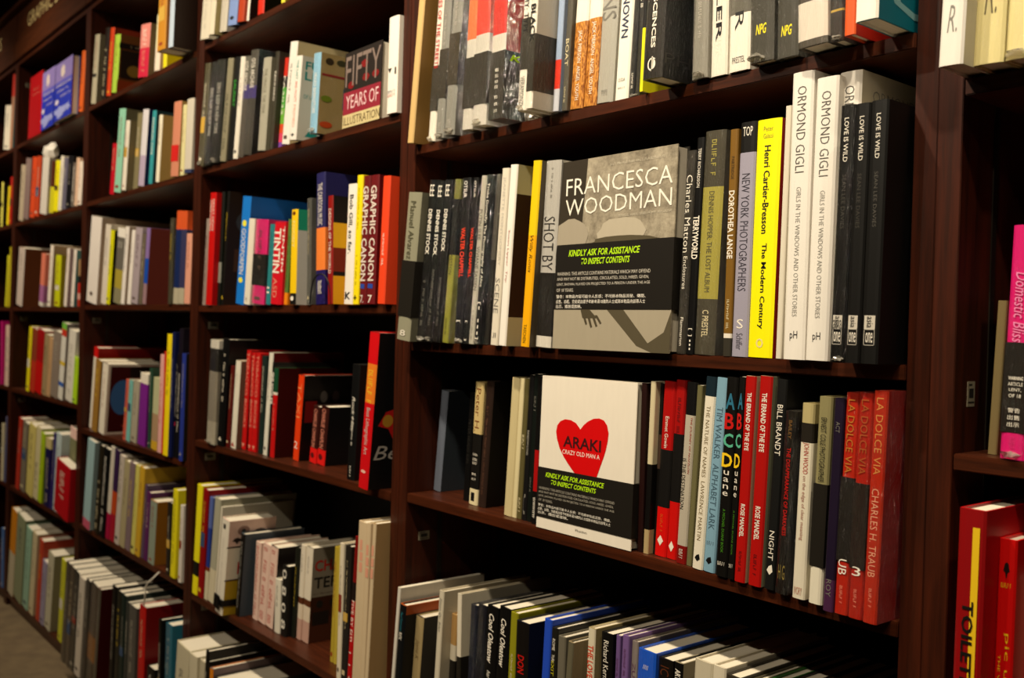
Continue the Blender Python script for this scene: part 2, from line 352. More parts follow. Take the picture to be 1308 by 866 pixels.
def face_book(rec, place_, zs):
    """book standing with its front cover outwards"""
    desc, X, Y, lean, w, H, W, seg, texts, o = rec
    opt = o['opt']; T = .026
    root = thing('book', desc + ' on ' + place_, 'book', (X, Y, zs + .0004), 'books on ' + place_)
    root.rotation_euler = (math.radians(-1.2), 0, 0)
    V = dict(face1='2a2722', face2='ece5d6', face3='2a2420', facer='a8101a', faceb='2a38b0')[opt]
    if opt == 'face1':
        m, N, L, P = nt('sepia_photo_cover')
        tc = N.new('ShaderNodeTexCoord'); n1 = N.new('ShaderNodeTexNoise'); n1.inputs['Scale'].default_value = 20; n1.inputs['Detail'].default_value = 12; n1.inputs['Roughness'].default_value = .82
        L.new(tc.outputs['Object'], n1.inputs['Vector']); rp = N.new('ShaderNodeValToRGB')
        rp.color_ramp.elements[0].position = .36; rp.color_ramp.elements[1].position = .62; rp.color_ramp.elements[0].color = lin('5c5344'); rp.color_ramp.elements[1].color = lin('b5ab95')
        L.new(n1.outputs[0], rp.inputs[0]); L.new(rp.outputs[0], P.inputs['Base Color']); P.inputs['Roughness'].default_value = .4; P.inputs['Coat Weight'].default_value = .6; P.inputs['Coat Roughness'].default_value = .15
        front = m
    elif opt == 'face2': front = mat('e8e0d0')
    else: front = mat(V)
    c = .002
    obj('front_board', boxmesh(0, w, 0, c, 0, H, .0006), root, (0, 0, 0), front)
    obj('back_board', boxmesh(0, w, T - c, T, 0, H, .0006), root, (0, 0, 0), mat(V))
    obj('spine', boxmesh(0, c, c, T - c, 0, H), root, (0, 0, 0), mat(V))
    obj('pages', boxmesh(c, w - .004, c, T - c, .003, H - .003), root, (0, 0, 0), PAPER)
    def T_(s, u0, u1, a, b_, col, lay=1, name='lettering'):
        letter_on(root, s, (w * u0, -.0002 - .0002 * lay, H * (1 - b_)), (1, 0, 0), (0, 0, 1), w * (u1 - u0), H * (b_ - a), col, name)
    def patch(pts, col, lay=1, name='cover_picture'):
        me = bpy.data.meshes.new(name); me.from_pydata([(x * w, -.0004 * lay, H * (1 - y)) for x, y in pts], [], [list(range(len(pts)))][::1])
        bm = bmesh.new(); bm.from_mesh(me); bmesh.ops.triangulate(bm, faces=bm.faces[:]); bmesh.ops.recalc_face_normals(bm, faces=bm.faces[:]); bm.to_mesh(me); bm.free()
        obj(name, me, root, (0, 0, 0), mat(col) if isinstance(col, str) else col)
    def blob(cx, cy, rx, ry, col, lay=1, n=18, rot=0, j=.12):
        rnd = random.Random(int(cx * 1000)); P_ = []
        for i in range(n):
            t = i * 2 * math.pi / n; r = 1 + rnd.uniform(-j, j); x, y = rx * math.cos(t) * r, ry * math.sin(t) * r
            P_.append((cx + x * math.cos(rot) - y * math.sin(rot), cy + x * math.sin(rot) + y * math.cos(rot)))
        patch(P_, col, lay)
    def warning(a, b_, u0, u1, dark='24211d'):
        obj('warning_band', boxmesh(-.0005, w + .0005, -.0008, T + .0006, H * (1 - b_), H * (1 - a)), root, (0, 0, 0), mat(dark))['label'] = 'black warning band with green heading'
    if opt == 'face1':
        patch([(0, 0), (.26, 0), (.22, .44), (0, .44)], '3a342b', .5)
        patch([(.0, .79), (1, .79), (1, 1), (0, 1)], 'a39a86', .5)
        patch([(.48, .79), (.62, .79), (.83, .955), (.95, .90), (1, .80), (1, 1), (.86, 1), (.74, .97)], '57503f', .8)
        blob(.13, .40, .16, .09, 'a39a88', 1.1, j=.06); blob(.58, .40, .20, .075, 'b5ac98', 1.1, j=.08); blob(.60, .45, .30, .035, '57503f', 1.4)
        for k, (x, l) in enumerate(((.27, .045), (.31, .06), (.35, .055), (.38, .04))):
            patch([(x, .82), (x + .022, .82), (x + .045 + k * .006, .82 + l), (x + .03 + k * .006, .825 + l)], '4f4838', 1.6)
        patch([(.25, .79), (.33, .79), (.40, .835), (.27, .835)], '4f4838', 1.5)
        T_('FRANCESCA', .07, .97, .095, .185, 'f0eadc', 2); T_('WOODMAN', .07, .97, .205, .292, 'f0eadc', 2)
        T_('~', .46, .9, .043, .055, 'c8c0ac', 2); T_('~', .55, .97, .31, .322, 'c8c0ac', 2)
        A, Bq = .445, .79; warning(A, Bq, 0, 1); zz = 4
        T_('KINDLY ASK FOR ASSISTANCE', .12, .74, .475, .51, 'b8e818', zz); T_('TO INSPECT CONTENTS', .24, .66, .522, .555, 'b8e818', zz)
        for i, (s, uu) in enumerate(zip(WARNT, (.83, .82, .83, .18))): T_(s, .02, uu, .592 + i * .029, .610 + i * .029, 'c8c2b4', zz)
        for i, (s, uu) in enumerate(zip(WARNC, (.80, .80, .26))): T_(s, .02, uu, .713 + i * .026, .733 + i * .026, 'f0eadc', zz)
    if opt == 'face2':
        # red heart
        raw = ((757, 292), (738, 265), (715, 252), (690, 249), (668, 258), (653, 278), (648, 305), (652, 338), (664, 378), (682, 415), (703, 448), (726, 480), (755, 520), (790, 560),
               (812, 530), (826, 494), (840, 452), (853, 415), (864, 378), (872, 340), (876, 305), (870, 270), (857, 249), (838, 241), (815, 243), (790, 256), (772, 272))
        pts = []
        for x, y in raw:
            l = 585 - (y - 57) * .052; t0 = 57 + .056 * (x - 585); b0 = 725 + .217 * (x - 550)
            pts.append(((x - l) / 411, (y - t0) / (b0 - t0)))
        patch(pts, 'd00c10', 1)
        T_('ARAKI', .27, .67, .372, .445, '3a0c10', 2); T_('CRAZY OLD MAN A', .265, .66, .462, .49, 'f0e8dc', 2)
        warning(.600, .925, 0, 1); zz = 4
        T_('KINDLY ASK FOR ASSISTANCE', .09, .72, .628, .660, 'b8e818', zz); T_('TO INSPECT CONTENTS', .155, .64, .672, .702, 'b8e818', zz)
        for i, (s, uu) in enumerate(zip(WARNT, (.83, .82, .83, .18))): T_(s, .02, uu, .728 + i * .026, .744 + i * .026, 'a8a294', zz)
        for i, (s, uu) in enumerate(zip(WARNC, (.80, .80, .36))): T_(s, .02, uu, .838 + i * .024, .857 + i * .024, 'f0eadc', zz)
        T_('Phaidon', .44, .56, .948, .962, '75726a', 2)
    if opt == 'face3':
        patch([(0, .53), (1, .53), (1, .83), (0, .83)], '8a2a38', .8); patch([(0, .83), (1, .83), (1, 1), (0, 1)], 'c8b888', .8)
        T_('FIFTY', .04, .97, .06, .46, '7a6a62', 1.4)
        for x, y in ((.55, .22), (.85, .4), (.6, .4), (.2, .45)): blob(x, y, .09, .05, '7a1c1c', 1.1)
        T_('YEARS OF', .08, .95, .58, .76, 'd8b8b8', 2); T_('ILLUSTRATION', .03, 1.0, .86, .97, '5a4a2c', 2)
    if opt == 'facer':
        T_('~', .3, .7, .22, .25, 's', 2); T_('~', .25, .8, .30, .33, 's', 2)
    if opt == 'faceb':
        patch([(0, 0), (1, 0), (1, .33), (0, .33)], '8a7ab8', .8); patch([(0, .33), (1, .33), (1, .42), (0, .42)], '5a58b8', .8)
        blob(.45, .17, .12, .10, 'd8c8c0', 1.6)
        T_('~', .1, .95, .36, .44, 'd0c8dc', 2); T_('~', .15, .8, .47, .53, 'd0c8dc', 2); T_('~', .35, .95, .57, .63, 'd0c8dc', 2); blob(.15, .68, .1, .05, 'd0c8dc', 2)
        blob(.35, .86, .28, .09, '9aa0d8', 1.8, j=.4); blob(.8, .84, .12, .07, '9aa0d8', 1.8, j=.4)
    return root
BOOKS = [
 (4, 1, 'top row of wide bay', [
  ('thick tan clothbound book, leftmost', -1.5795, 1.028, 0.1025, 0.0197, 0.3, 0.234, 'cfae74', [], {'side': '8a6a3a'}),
  ('white spine with red lettering and dark band', -1.5364, 1.046, 0.0844, 0.0221, 0.28, 0.218, 'w', [('PICTURES OF THE STREETS', -0.1, 0.52, 0.5, 'r')], {'wb': (0.5, 0.8), 'wrap': 1}),
  ('grey spine in crinkled film, left of two', -1.501, 1.038, 0.0636, 0.025, 0.28, 0.218, '8b8a82', [('~', 0.2, 0.4, 0.3, 'lg'), ('~', 0.9, 0.95, 0.5, 'lg')], {'wb': (0.42, 0.74), 'wrap': 1}),
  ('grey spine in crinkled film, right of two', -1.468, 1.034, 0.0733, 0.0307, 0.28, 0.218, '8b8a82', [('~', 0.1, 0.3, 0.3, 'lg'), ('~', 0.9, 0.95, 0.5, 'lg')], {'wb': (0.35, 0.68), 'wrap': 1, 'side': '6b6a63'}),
  ('orange and white flame spine under dark band, left', -1.4026, 1.026, 0.0519, 0.0295, 0.26, 0.203, 'e0764a:.40 c9c4b8', [], {'wb': (0.52, 0.86), 'wrap': 1}),
  ('orange and white flame spine under dark band, right', -1.364, 1.02, 0.021, 0.0378, 0.26, 0.203, 'd84a3a:.40 c9c4b8', [], {'wb': (0.52, 0.86), 'wrap': 1}),
  ('thick red-covered book wearing printed warning band', -1.3011, 1.008, 0.015, 0.037, 0.28, 0.218, 'c93a30:.5 cfc9bc', [('WARNING', 0.7, 0.72, 0.25, 'w', 'h'), ('OFFEND AND', 0.735, 0.755, 0.22, 'w', 'h'), ('HIRED, GIVEN', 0.77, 0.79, 0.22, 'w', 'h'), ('PERSON UNDER', 0.8, 0.82, 0.22, 'w', 'h'), ('警告', 0.86, 0.88, 0.22, 'w', 'h'), ('出售', 0.9, 0.92, 0.22, 'w', 'h'), ('出示', 0.94, 0.96, 0.22, 'w', 'h')], {'wb': (0.6, 1.0), 'wrap': 1, 'side': 'a8231c', 'st': [('KINDLY ASK', 0.62, 0.66, 0.05, 0.95, 'b4e000'), ('TO INSPECT', 0.68, 0.71, 0.2, 0.95, 'b4e000')]}),
  ('slim white spine, black title, dark middle band', -1.2144, 0.9975, 0.0531, 0.0205, 0.27, 0.211, 'w', [('PHOTOGRAPHY: TYPE', 0, 0.55, 0.55, 'k'), ('VERAMONZI', 0.8, 0.97, 0.5, 'g')], {'wb': (0.46, 0.76), 'wrap': 1}),
  ('white spine titled in heavy black capitals', -1.1895, 0.9947, 0.0431, 0.0147, 0.27, 0.211, 'w', [('SHAPE. THE BLACK', 0, 0.62, 0.75, 'k')], {'side': 'cdc6b8', 'wb': (0.57, 0.9), 'wrap': 1}),
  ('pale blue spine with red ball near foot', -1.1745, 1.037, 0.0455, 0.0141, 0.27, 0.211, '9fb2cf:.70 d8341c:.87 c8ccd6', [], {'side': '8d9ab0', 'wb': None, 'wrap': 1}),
  ('dark grey slipcased spine beside pale blue one', -1.16, 1.0438, 0.0455, 0.0124, 0.25, 0.195, '59554a', [('BOAT', 0.55, 0.72, 0.6, 'c'), ('~', 0.85, 0.95, 0.5, 'c')], {'wrap': 1}),
  ('orange woodgrain spine, left of pair', -1.1472, 1.0493, 0.0566, 0.0288, 0.27, 0.211, 'ece5d6:.50 d98a2c', [('JACK PIERSON  ANGEL YOUTH', 0.55, 0.95, 0.35, 'w')], {'grain': 1}),
  ('orange woodgrain spine, right of pair', -1.118, 1.051, 0.0566, 0.028, 0.27, 0.211, 'ece5d6:.50 d98a2c', [('JACK PIERSON  ANGEL YOUTH', 0.52, 0.93, 0.35, 'w')], {'grain': 1}),
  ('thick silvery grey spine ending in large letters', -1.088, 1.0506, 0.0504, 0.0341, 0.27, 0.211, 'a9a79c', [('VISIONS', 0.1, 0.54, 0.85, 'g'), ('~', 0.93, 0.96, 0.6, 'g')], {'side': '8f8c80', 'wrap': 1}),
  ('off-white spine with bold slate UNKNOWN title', -1.0534, 1.055, 0.0503, 0.0274, 0.27, 0.211, 'ece7da', [('THE UNKNOWN', 0.12, 0.66, 0.5, '2c3550'), ('LUDA', 0.88, 0.9, 0.5, 'g', 'h'), ('~', 0.93, 0.94, 0.5, 'g', 'h')], {}),
  ('slim black spine beside white one, left', -1.024, 1.0553, 0.0441, 0.0122, 0.26, 0.203, 'k', [('~', 0.86, 0.95, 0.5, 'w')], {'wrap': 1}),
  ('slim black spine beside white one, right', -1.0105, 1.0547, 0.0408, 0.0089, 0.26, 0.203, 'dg', [('~', 0.3, 0.5, 0.5, 'w')], {'wrap': 1}),
  ('slim acid yellow book with dark top', -0.9844, 1.0371, 0.0273, 0.0056, 0.24, 0.187, '1a1916:.62 f4ee20', [], {}),
  ('thick black book with white vertical title letters', -0.9414, 0.9957, 0.0413, 0.0357, 0.3, 0.234, '2a2722', [('REMINISCENCES', 0.45, 0.86, 0.22, 'w'), ('Φ', 0.9, 0.97, 0.45, 'w', 'h')], {'wb': None, 'wrap': 1, 'side': '191816', 'st': [('PHAIDON', 0.885, 0.935, 0.02, 0.95, 'dg')]}),
  ('grey spine in wrinkled film beside black gap', -0.8898, 1.039, -0.0086, 0.0267, 0.28, 0.218, '8a877c', [('~', 0.1, 0.8, 0.2, 'lg')], {'wrap': 1}),
  ('white spine with oversized black letters and band', -0.8627, 1.0457, -0.0086, 0.0278, 0.27, 0.211, 'e6dfd0', [('HELLER', 0.3, 0.83, 0.35, 'k'), ('WOHPE', 0.55, 0.75, 0.2, 'w'), ('出示', 0.8, 0.9, 0.3, 'w')], {'wb': None, 'wrap': 1}),
  ('white-footed spine, grey film upper, black R', -0.8317, 1.0453, -0.0059, 0.0337, 0.27, 0.211, '5f5c52:.72 ece5d6', [('PRESTEL', 0.93, 0.96, 0.6, 'k', 'h'), ('R', 0.71, 0.8, 0.4, 'k')], {'wrap': 1}),
  ('black gallery spine with yellow initials, left', -0.7863, 1.0303, -0.019, 0.0363, 0.27, 0.211, '45433b', [('警告出租', 0.58, 0.7, 0.5, 'w', 'h'), ('NPG', 0.82, 0.87, 0.45, 'e8d820', 'h')], {'wrap': 1}),
  ('black gallery spine with yellow initials, right', -0.7496, 1.0357, -0.019, 0.0315, 0.27, 0.211, '45433b', [('NPG', 0.85, 0.9, 0.5, 'e8d820', 'h')], {'wrap': 1}),
  ('wide film-wrapped spine with white lower stripe', -0.7043, 1.0157, -0.0351, 0.0405, 0.27, 0.211, '4f4b42:.80 d8cfc0:.97 4f4b42', [('~', 0.3, 0.6, 0.1, 'lg')], {'wrap': 1}),
  ('black spine with yellow letters and gold rule', -0.6633, 1.0202, -0.0332, 0.0183, 0.27, 0.211, '2a2822:.86 b0923a:.87 2a2822', [('JAMES', 0.45, 0.78, 0.3, 'e8d820')], {'wrap': 1}),
  ('orange red book jutting over shelf edge', -0.6369, 1.0084, -0.0034, 0.0143, 0.26, 0.203, 'd85a28', [], {'side': 'b02818'}),
  ('white-spined book with teal cover jutting far out', -0.6017, 0.9733, 0.0063, 0.0271, 0.26, 0.203, 'f0ece0', [], {'side': '0f6f80', 'st': [('CE', 0.72, 0.95, 0.1, 0.95, '7fb0b5')]}),
 ]),
 (4, 2, 'second row of wide bay', [
  ('thick grey-green leaning book, leftmost', -1.5795, 1.015, 0.1041, 0.0442, 0.2779, 0.217, '8f8d78:.46 8f8d78', [('Manuel Alvarez', 0.06, 0.45, 0.4, '55533f'), ('8', 0.93, 0.97, 0.4, 'w', 'h')], {'wb': (0.46, 0.84), 'side': '6f6d5c'}),
  ('black spine with white block lettering, first of three', -1.5349, 1.03, 0.1041, 0.0262, 0.3, 0.234, 'k', [('EE', 0.03, 0.1, 0.5, 'w', 'h'), ('DENNIS STOCK', 0.18, 0.46, 0.45, 'w'), ('~', 0.62, 0.9, 0.4, 'g')], {'wrap': 1}),
  ('black spine with white block lettering, second of three', -1.5065, 1.03, 0.098, 0.0234, 0.2958, 0.231, 'k', [('EE', 0.03, 0.1, 0.5, 'w', 'h'), ('DENNIS STOCK', 0.18, 0.46, 0.45, 'w'), ('~', 0.55, 0.9, 0.4, 'g')], {'wrap': 1}),
  ('black spine with white block lettering, third of three', -1.4809, 1.03, 0.0921, 0.0229, 0.2953, 0.23, 'k', [('EE', 0.03, 0.1, 0.5, 'w', 'h'), ('DENNIS STOCK', 0.18, 0.44, 0.45, 'w'), ('~', 0.6, 0.9, 0.4, 'g')], {'wrap': 1}),
  ('olive green spine with black upper half', -1.4575, 1.035, 0.0921, 0.0179, 0.2949, 0.23, '6f7133:.12 1c1b18:.46 8d8d38', [('WESTON', 0.45, 0.58, 0.5, 'k'), ('~', 0.85, 0.95, 0.4, 'k')], {'wrap': 1}),
  ('black spine with red vertical title, left twin', -1.4216, 1.035, 0.0472, 0.0244, 0.2943, 0.23, 'k', [('OTSUR', 0.02, 0.12, 0.4, 'w'), ('WALTER CHAPPELL', 0.3, 0.6, 0.5, 'e04020'), ('[      ]', 0.86, 0.98, 0.45, 'w')], {'wrap': 1}),
  ('black spine with red vertical title, right twin', -1.3968, 1.038, 0.0643, 0.0129, 0.293, 0.229, 'k', [('OTSUR', 0.02, 0.12, 0.4, 'w'), ('WALTER CHAPPELL', 0.3, 0.6, 0.6, 'e04020'), ('[      ]', 0.86, 0.98, 0.45, 'w')], {'wrap': 1}),
  ('narrow light grey spine with black names', -1.3834, 1.04, 0.0869, 0.0141, 0.2947, 0.23, 'bdb8a8', [('PUTIN SLEE', 0.2, 0.38, 0.6, 'k'), ('VIVIANE SASSEN', 0.42, 0.68, 0.6, 'k'), ('~', 0.8, 0.97, 0.5, 'g')], {'wrap': 1}),
  ('narrow black spine with white handwriting title', -1.368, 1.04, 0.0839, 0.0149, 0.2949, 0.23, 'k', [('Trisha Donnelly: The Photography of Alice', 0.05, 0.66, 0.55, 'w'), ('[▪  ▪▪▪]', 0.75, 0.97, 0.6, 'w')], {'wrap': 1}),
  ('dark grey book in shiny crumpled film', -1.3527, 1.05, 0.0839, 0.0124, 0.2955, 0.23, '55524a:.5 2a2824', [], {'wrap': 1}),
  ('slim cream spine with faint grey title', -1.3194, 1.038, 0.0678, 0.0198, 0.3001, 0.234, 'ddd5c3', [('JEANETTE MONTGOMERY', 0.05, 0.55, 0.4, 'lg'), ('SCENE', 0.62, 0.82, 0.6, 'g'), ('.II', 0.93, 0.96, 0.5, 'k', 'h')], {}),
  ('bright white spine, tallest leaning left of yellow', -1.2847, 1.028, 0.0664, 0.0192, 0.301, 0.235, 'f0ebe0', [('Susan Lipper  Trip', 0.36, 0.65, 0.3, 'a04030')], {'wb': None, 'side': 'c9c39a:.16 3d2a22:.84 c9c39a'}),
  ('slim yellow leaning spine with black script', -1.2268, 1.028, 0.0652, 0.0205, 0.3008, 0.235, 'e8c818:.4 f0ae10', [('Willy Ronis', 0.4, 0.6, 0.5, 'k'), ('TASCHEN', 0.88, 0.98, 0.35, 'k')], {'side': '5a5142'}),
  ('wide grey leaning spine with black stencil title', -1.2012, 1.038, 0.0492, 0.0362, 0.2985, 0.233, 'b9b6ae:.60 24221f:.94 dcd6c8', [('SHOT BY', 0.3, 0.585, 0.7, '23201e'), ('~', 0.04, 0.2, 0.2, 'g')], {'wrap': 1}),
  ('large face-out book with white title and photo cover', -1.1577, 1.038, 0.026, 0.2443, 0.2938, 0.229, 'k', [], {'opt': 'face1'}),
  ('dark spine with thin white sans title', -0.913, 1.05, 0.0354, 0.0169, 0.2825, 0.22, '35322c', [('Charles Matton', 0.12, 0.5, 0.6, 'w'), ('Enclosures', 0.52, 0.68, 0.4, 'w'), ('Flammarion', 0.82, 0.96, 0.3, 'w')], {'wrap': 1}),
  ('narrow black spine with bold white lettering', -0.8951, 1.05, 0.0331, 0.0133, 0.2985, 0.233, 'k', [('TERRY RICHARDSON', 0.05, 0.23, 0.4, 'w'), ('TERRYWORLD', 0.36, 0.56, 0.8, 'w'), ('[  ] ▪▪▪', 0.88, 0.98, 0.5, 'w')], {}),
  ('thick film-wrapped spine with gold panel', -0.8807, 1.05, 0.0311, 0.0349, 0.3042, 0.237, '4a463a:.25 a39a4a:.75 4a463a', [('~', 0.04, 0.2, 0.4, 'a39a4a'), ('DENNIS HOPPER: THE LOST ALBUM', 0.27, 0.72, 0.25, '4a463a'), ('C PRESTEL', 0.8, 0.92, 0.3, 'c')], {'wrap': 1, 'side': '55534a'}),
  ('narrow brown spine with white vertical name', -0.8313, 1.05, 0.0077, 0.0133, 0.3017, 0.235, '7a5a24:.90 e6dfd0:.92 3a372f', [('PARTRIDGE', 0.12, 0.22, 0.35, '3a2a10'), ('DOROTHEA LANGE', 0.27, 0.57, 0.7, 'w'), ('~', 0.75, 0.88, 0.3, 'c')], {}),
  ('lavender grey spine with city photographers title', -0.817, 1.05, 0.0154, 0.0256, 0.3081, 0.24, '1a1917:.13 9c98a8', [('TOP', 0.02, 0.06, 0.6, 'w', 'h'), ('NEW YORK PHOTOGRAPHERS', 0.22, 0.72, 0.5, '35323c'), ('S', 0.84, 0.88, 0.4, 'w', 'h'), ('Schiffer', 0.9, 0.97, 0.4, '55525c')], {}),
  ('bright yellow wide spine with black serif title', -0.7905, 1.05, 0.0158, 0.0371, 0.3069, 0.239, 'f7ef08', [('Peter', 0.03, 0.05, 0.4, '8d8a30', 'h'), ('Galassi', 0.06, 0.08, 0.4, '8d8a30', 'h'), ('Henri Cartier-Bresson', 0.11, 0.48, 0.26, 'k'), ('The Modern Century', 0.52, 0.88, 0.26, 'k'), ('o', 0.92, 0.96, 0.3, 'e8d890', 'h')], {'side': '8c1210'}),
  ('slim cream book left of tall white trio', -0.7468, 1.05, 0.0139, 0.0084, 0.3195, 0.249, 'd8d1bf', [], {}),
  ('tall white spine with grey serif name, left of trio', -0.7265, 1.036, 0.0066, 0.0303, 0.3543, 0.265, 'e9e4da', [('ORMOND GIGLI', 0.05, 0.35, 0.42, '55524c'), ('GIRLS IN THE WINDOWS AND OTHER STORIES', 0.4, 0.85, 0.22, '8d8a82'), ('pH', 0.9, 0.935, 0.35, 'k', 'h')], {}),
  ('tall white spine with grey serif name, middle of trio', -0.6943, 1.036, 0.014, 0.03, 0.3417, 0.265, 'e9e4da', [('ORMOND GIGLI', 0.05, 0.35, 0.42, '55524c'), ('GIRLS IN THE WINDOWS AND OTHER STORIES', 0.4, 0.85, 0.22, '8d8a82'), ('pH', 0.9, 0.935, 0.35, 'k', 'h')], {}),
  ('tall white spine mostly hidden behind black trio', -0.6713, 1.05, 0.0124, 0.0292, 0.347, 0.265, 'e9e4da', [('ORMOND GIGLI', 0.05, 0.35, 0.42, '55524c')], {'side': 'cfc7b2', 'st': [('ORMOND GIGLI', 0.06, 0.1, 0.1, 0.7, '8d8a82')]}),
  ('black spine with white vertical title, left of trio', -0.6386, 1.0, 0.0182, 0.0189, 0.2938, 0.229, '191816', [('LOVE IS WILD', 0.05, 0.22, 0.3, 'w'), ('SEAN LEE DAVIES', 0.27, 0.48, 0.25, '45423c'), ('asia', 0.82, 0.87, 0.6, 'dg', 'w'), ('one', 0.88, 0.92, 0.45, 'w', 'h')], {'lab': 1, 'wrap': 1}),
  ('black spine with white vertical title, middle of trio', -0.6188, 1.0, 0.0166, 0.0184, 0.2928, 0.228, '191816', [('LOVE IS WILD', 0.05, 0.22, 0.3, 'w'), ('SEAN LEE DAVIES', 0.27, 0.48, 0.25, '45423c'), ('one', 0.88, 0.92, 0.45, 'w', 'h')], {'lab': 1}),
  ('black book with white vertical title, right of trio', -0.5995, 1.0, 0.015, 0.0213, 0.293, 0.229, '191816', [('LOVE IS WILD', 0.05, 0.22, 0.25, 'w'), ('SEAN LEE DAVIES', 0.27, 0.48, 0.2, '55524c'), ('one', 0.88, 0.92, 0.4, 'w', 'h')], {'lab': 1, 'side': '161412', 'st': [('LOVE IS WILD', 0.21, 0.235, 0.35, 0.75, '3d3a35')]}),
 ]),
 (4, 3, 'heart-cover row of wide bay', [
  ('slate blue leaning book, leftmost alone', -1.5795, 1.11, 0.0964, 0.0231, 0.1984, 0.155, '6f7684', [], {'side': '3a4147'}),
  ('thin near-black spine with faint title beside blue book', -1.461, 1.095, 0.0666, 0.0153, 0.2018, 0.157, '0f0e0d', [('PETER HUGO KIN', 0.25, 0.65, 0.5, 'dg')], {}),
  ('narrow spine with cream blocks and black warning strip', -1.424, 1.08, 0.0532, 0.0254, 0.2233, 0.174, 'c9b27a:.42 1c1a17:.87 dccfa6', [('Peter H.', 0.05, 0.4, 0.5, '7a4a2a'), ('WARN', 0.58, 0.6, 0.5, 'w', 'h'), ('OPEN', 0.62, 0.64, 0.5, 'w', 'h'), ('SOLD', 0.65, 0.67, 0.5, 'w', 'h'), ('警告', 0.74, 0.76, 0.5, 'w', 'h'), ('出示', 0.78, 0.8, 0.5, 'w', 'h'), ('▌', 0.9, 0.97, 0.4, 'k', 'h')], {}),
  ('dark brown book with dim speckled lettering', -1.3962, 1.08, 0.071, 0.0218, 0.2273, 0.177, '32251f', [('~', 0.2, 0.9, 0.4, '6a4a3a')], {'side': '171310'}),
  ('pair of cream spines pressed together, left one', -1.3072, 1.068, 0.056, 0.0223, 0.2384, 0.186, 'c9bb8e', [], {}),
  ('pair of cream spines pressed together, right one', -1.2837, 1.068, 0.053, 0.011, 0.2384, 0.186, 'd8cca0', [], {}),
  ('slim olive spine with small dark title', -1.2717, 1.068, 0.0501, 0.0119, 0.2387, 0.186, '5d5636', [('~', 0.4, 0.5, 0.4, 'c'), ('~', 0.85, 0.95, 0.4, 'c')], {}),
  ('slim black spine with thin grey title', -1.2586, 1.068, 0.0473, 0.0118, 0.2454, 0.191, '1b1a1a', [('RANDOM LONG', 0.38, 0.55, 0.4, 'lg'), ('U', 0.82, 0.96, 0.4, 'g')], {}),
  ('black-green narrow spine with pale title', -1.2458, 1.068, 0.0446, 0.0117, 0.2476, 0.193, '161c18', [('~', 0.15, 0.25, 0.4, 'g'), ('~', 0.7, 0.8, 0.3, 'g')], {}),
  ('narrow black and red spine against heart book', -1.2262, 1.062, 0.0302, 0.0109, 0.2452, 0.191, '14110f:.5 a51414:.78 14110f', [('WWWWW', 0.82, 0.96, 0.6, 'w')], {}),
  ('white face-out book with big red heart cover', -1.1993, 1.05, 0, 0.2119, 0.2473, 0.193, 'w', [], {'opt': 'face2'}),
  ('narrow dark book behind heart book edge', -0.987, 1.062, 0.0, 0.0104, 0.2474, 0.193, '2b1512', [], {}),
  ('slim cream spine crossed by black strip', -0.9728, 1.06, 0.0235, 0.0098, 0.2509, 0.196, 'cfc3a0:.48 14110f:.86 b09a70', [], {}),
  ('slim black spine next to cream one', -0.9627, 1.07, 0.0235, 0.006, 0.2489, 0.194, '151210:.3 4a3a30:.5 15120f', [], {}),
  ('bright red narrow spine with dark middle, left', -0.956, 1.065, 0.0389, 0.0219, 0.2523, 0.197, 'aa1310:.39 1c1a18:.72 d3150f', [('Emmet Gowin', 0.2, 0.38, 0.3, 'w'), ('~', 0.76, 0.86, 0.2, 'o'), ('♦', 0.88, 0.94, 0.5, 'w', 'h')], {}),  # upper red is deeper: shade of the shelf above painted in
  ('bright red narrow spine with dark middle, right', -0.9331, 1.065, 0.0368, 0.0186, 0.2555, 0.199, 'a01512:.30 1c1a18:.68 c8150f', [('~', 0.1, 0.3, 0.3, 'dr'), ('♦', 0.9, 0.96, 0.5, 'w', 'h')], {}),  # deeper upper red, shelf shade put into the colour
  ('grey-white spine with black typewriter title', -0.9065, 1.055, 0.0452, 0.0176, 0.254, 0.198, '151414:.18 b5ad9c:.90 7d1a14', [('THE JOURNEY OF NOZZLON', 0.19, 0.5, 0.3, 'a02818'), ('IS THE DESTINATION', 0.42, 0.7, 0.45, 'k'), ('~', 0.92, 0.97, 0.6, 'w')], {}),
  ('mottled green-brown stone-pattern spine', -0.8879, 1.056, 0.0431, 0.0089, 0.2508, 0.196, '6c6848', [], {}),
  ('slim white spine with navy edge and serif title', -0.8732, 1.05, 0.058, 0.0182, 0.2638, 0.206, '1c2c35:.1 e4ddca', [('THE NATURE OF NAMES  LAWRENCE MARTIN', 0.15, 0.85, 0.35, '8a7a5a'), ('◆', 0.92, 0.96, 0.5, 'k', 'h')], {}),
  ('powder blue spine with grey-blue lettering', -0.8541, 1.05, 0.0563, 0.0195, 0.2635, 0.206, '7fa6bb', [('TIM WALKER  ALPHABET LARK', 0.15, 0.78, 0.5, '4a6474'), ('~', 0.84, 0.86, 0.6, '6a8494', 'h'), ('◆', 0.92, 0.96, 0.5, 'k', 'h')], {}),
  ('black spine with coloured capitals, left twin', -0.829, 1.045, 0.0365, 0.0189, 0.2652, 0.207, '15130f', [('A', 0.08, 0.16, 0.8, '2f6f8a', 'h'), ('B', 0.18, 0.26, 0.8, 'c01810', 'h'), ('C', 0.28, 0.35, 0.85, '58b090', 'h'), ('D', 0.38, 0.45, 0.9, 'f0c820', 'h'), ('uane', 0.46, 0.6, 0.45, 'w', 's'), ('A MICHAEL DUANE BOOK', 0.66, 0.88, 0.22, '4a8a20'), ('~', 0.92, 0.95, 0.6, 'w', 'h')], {}),
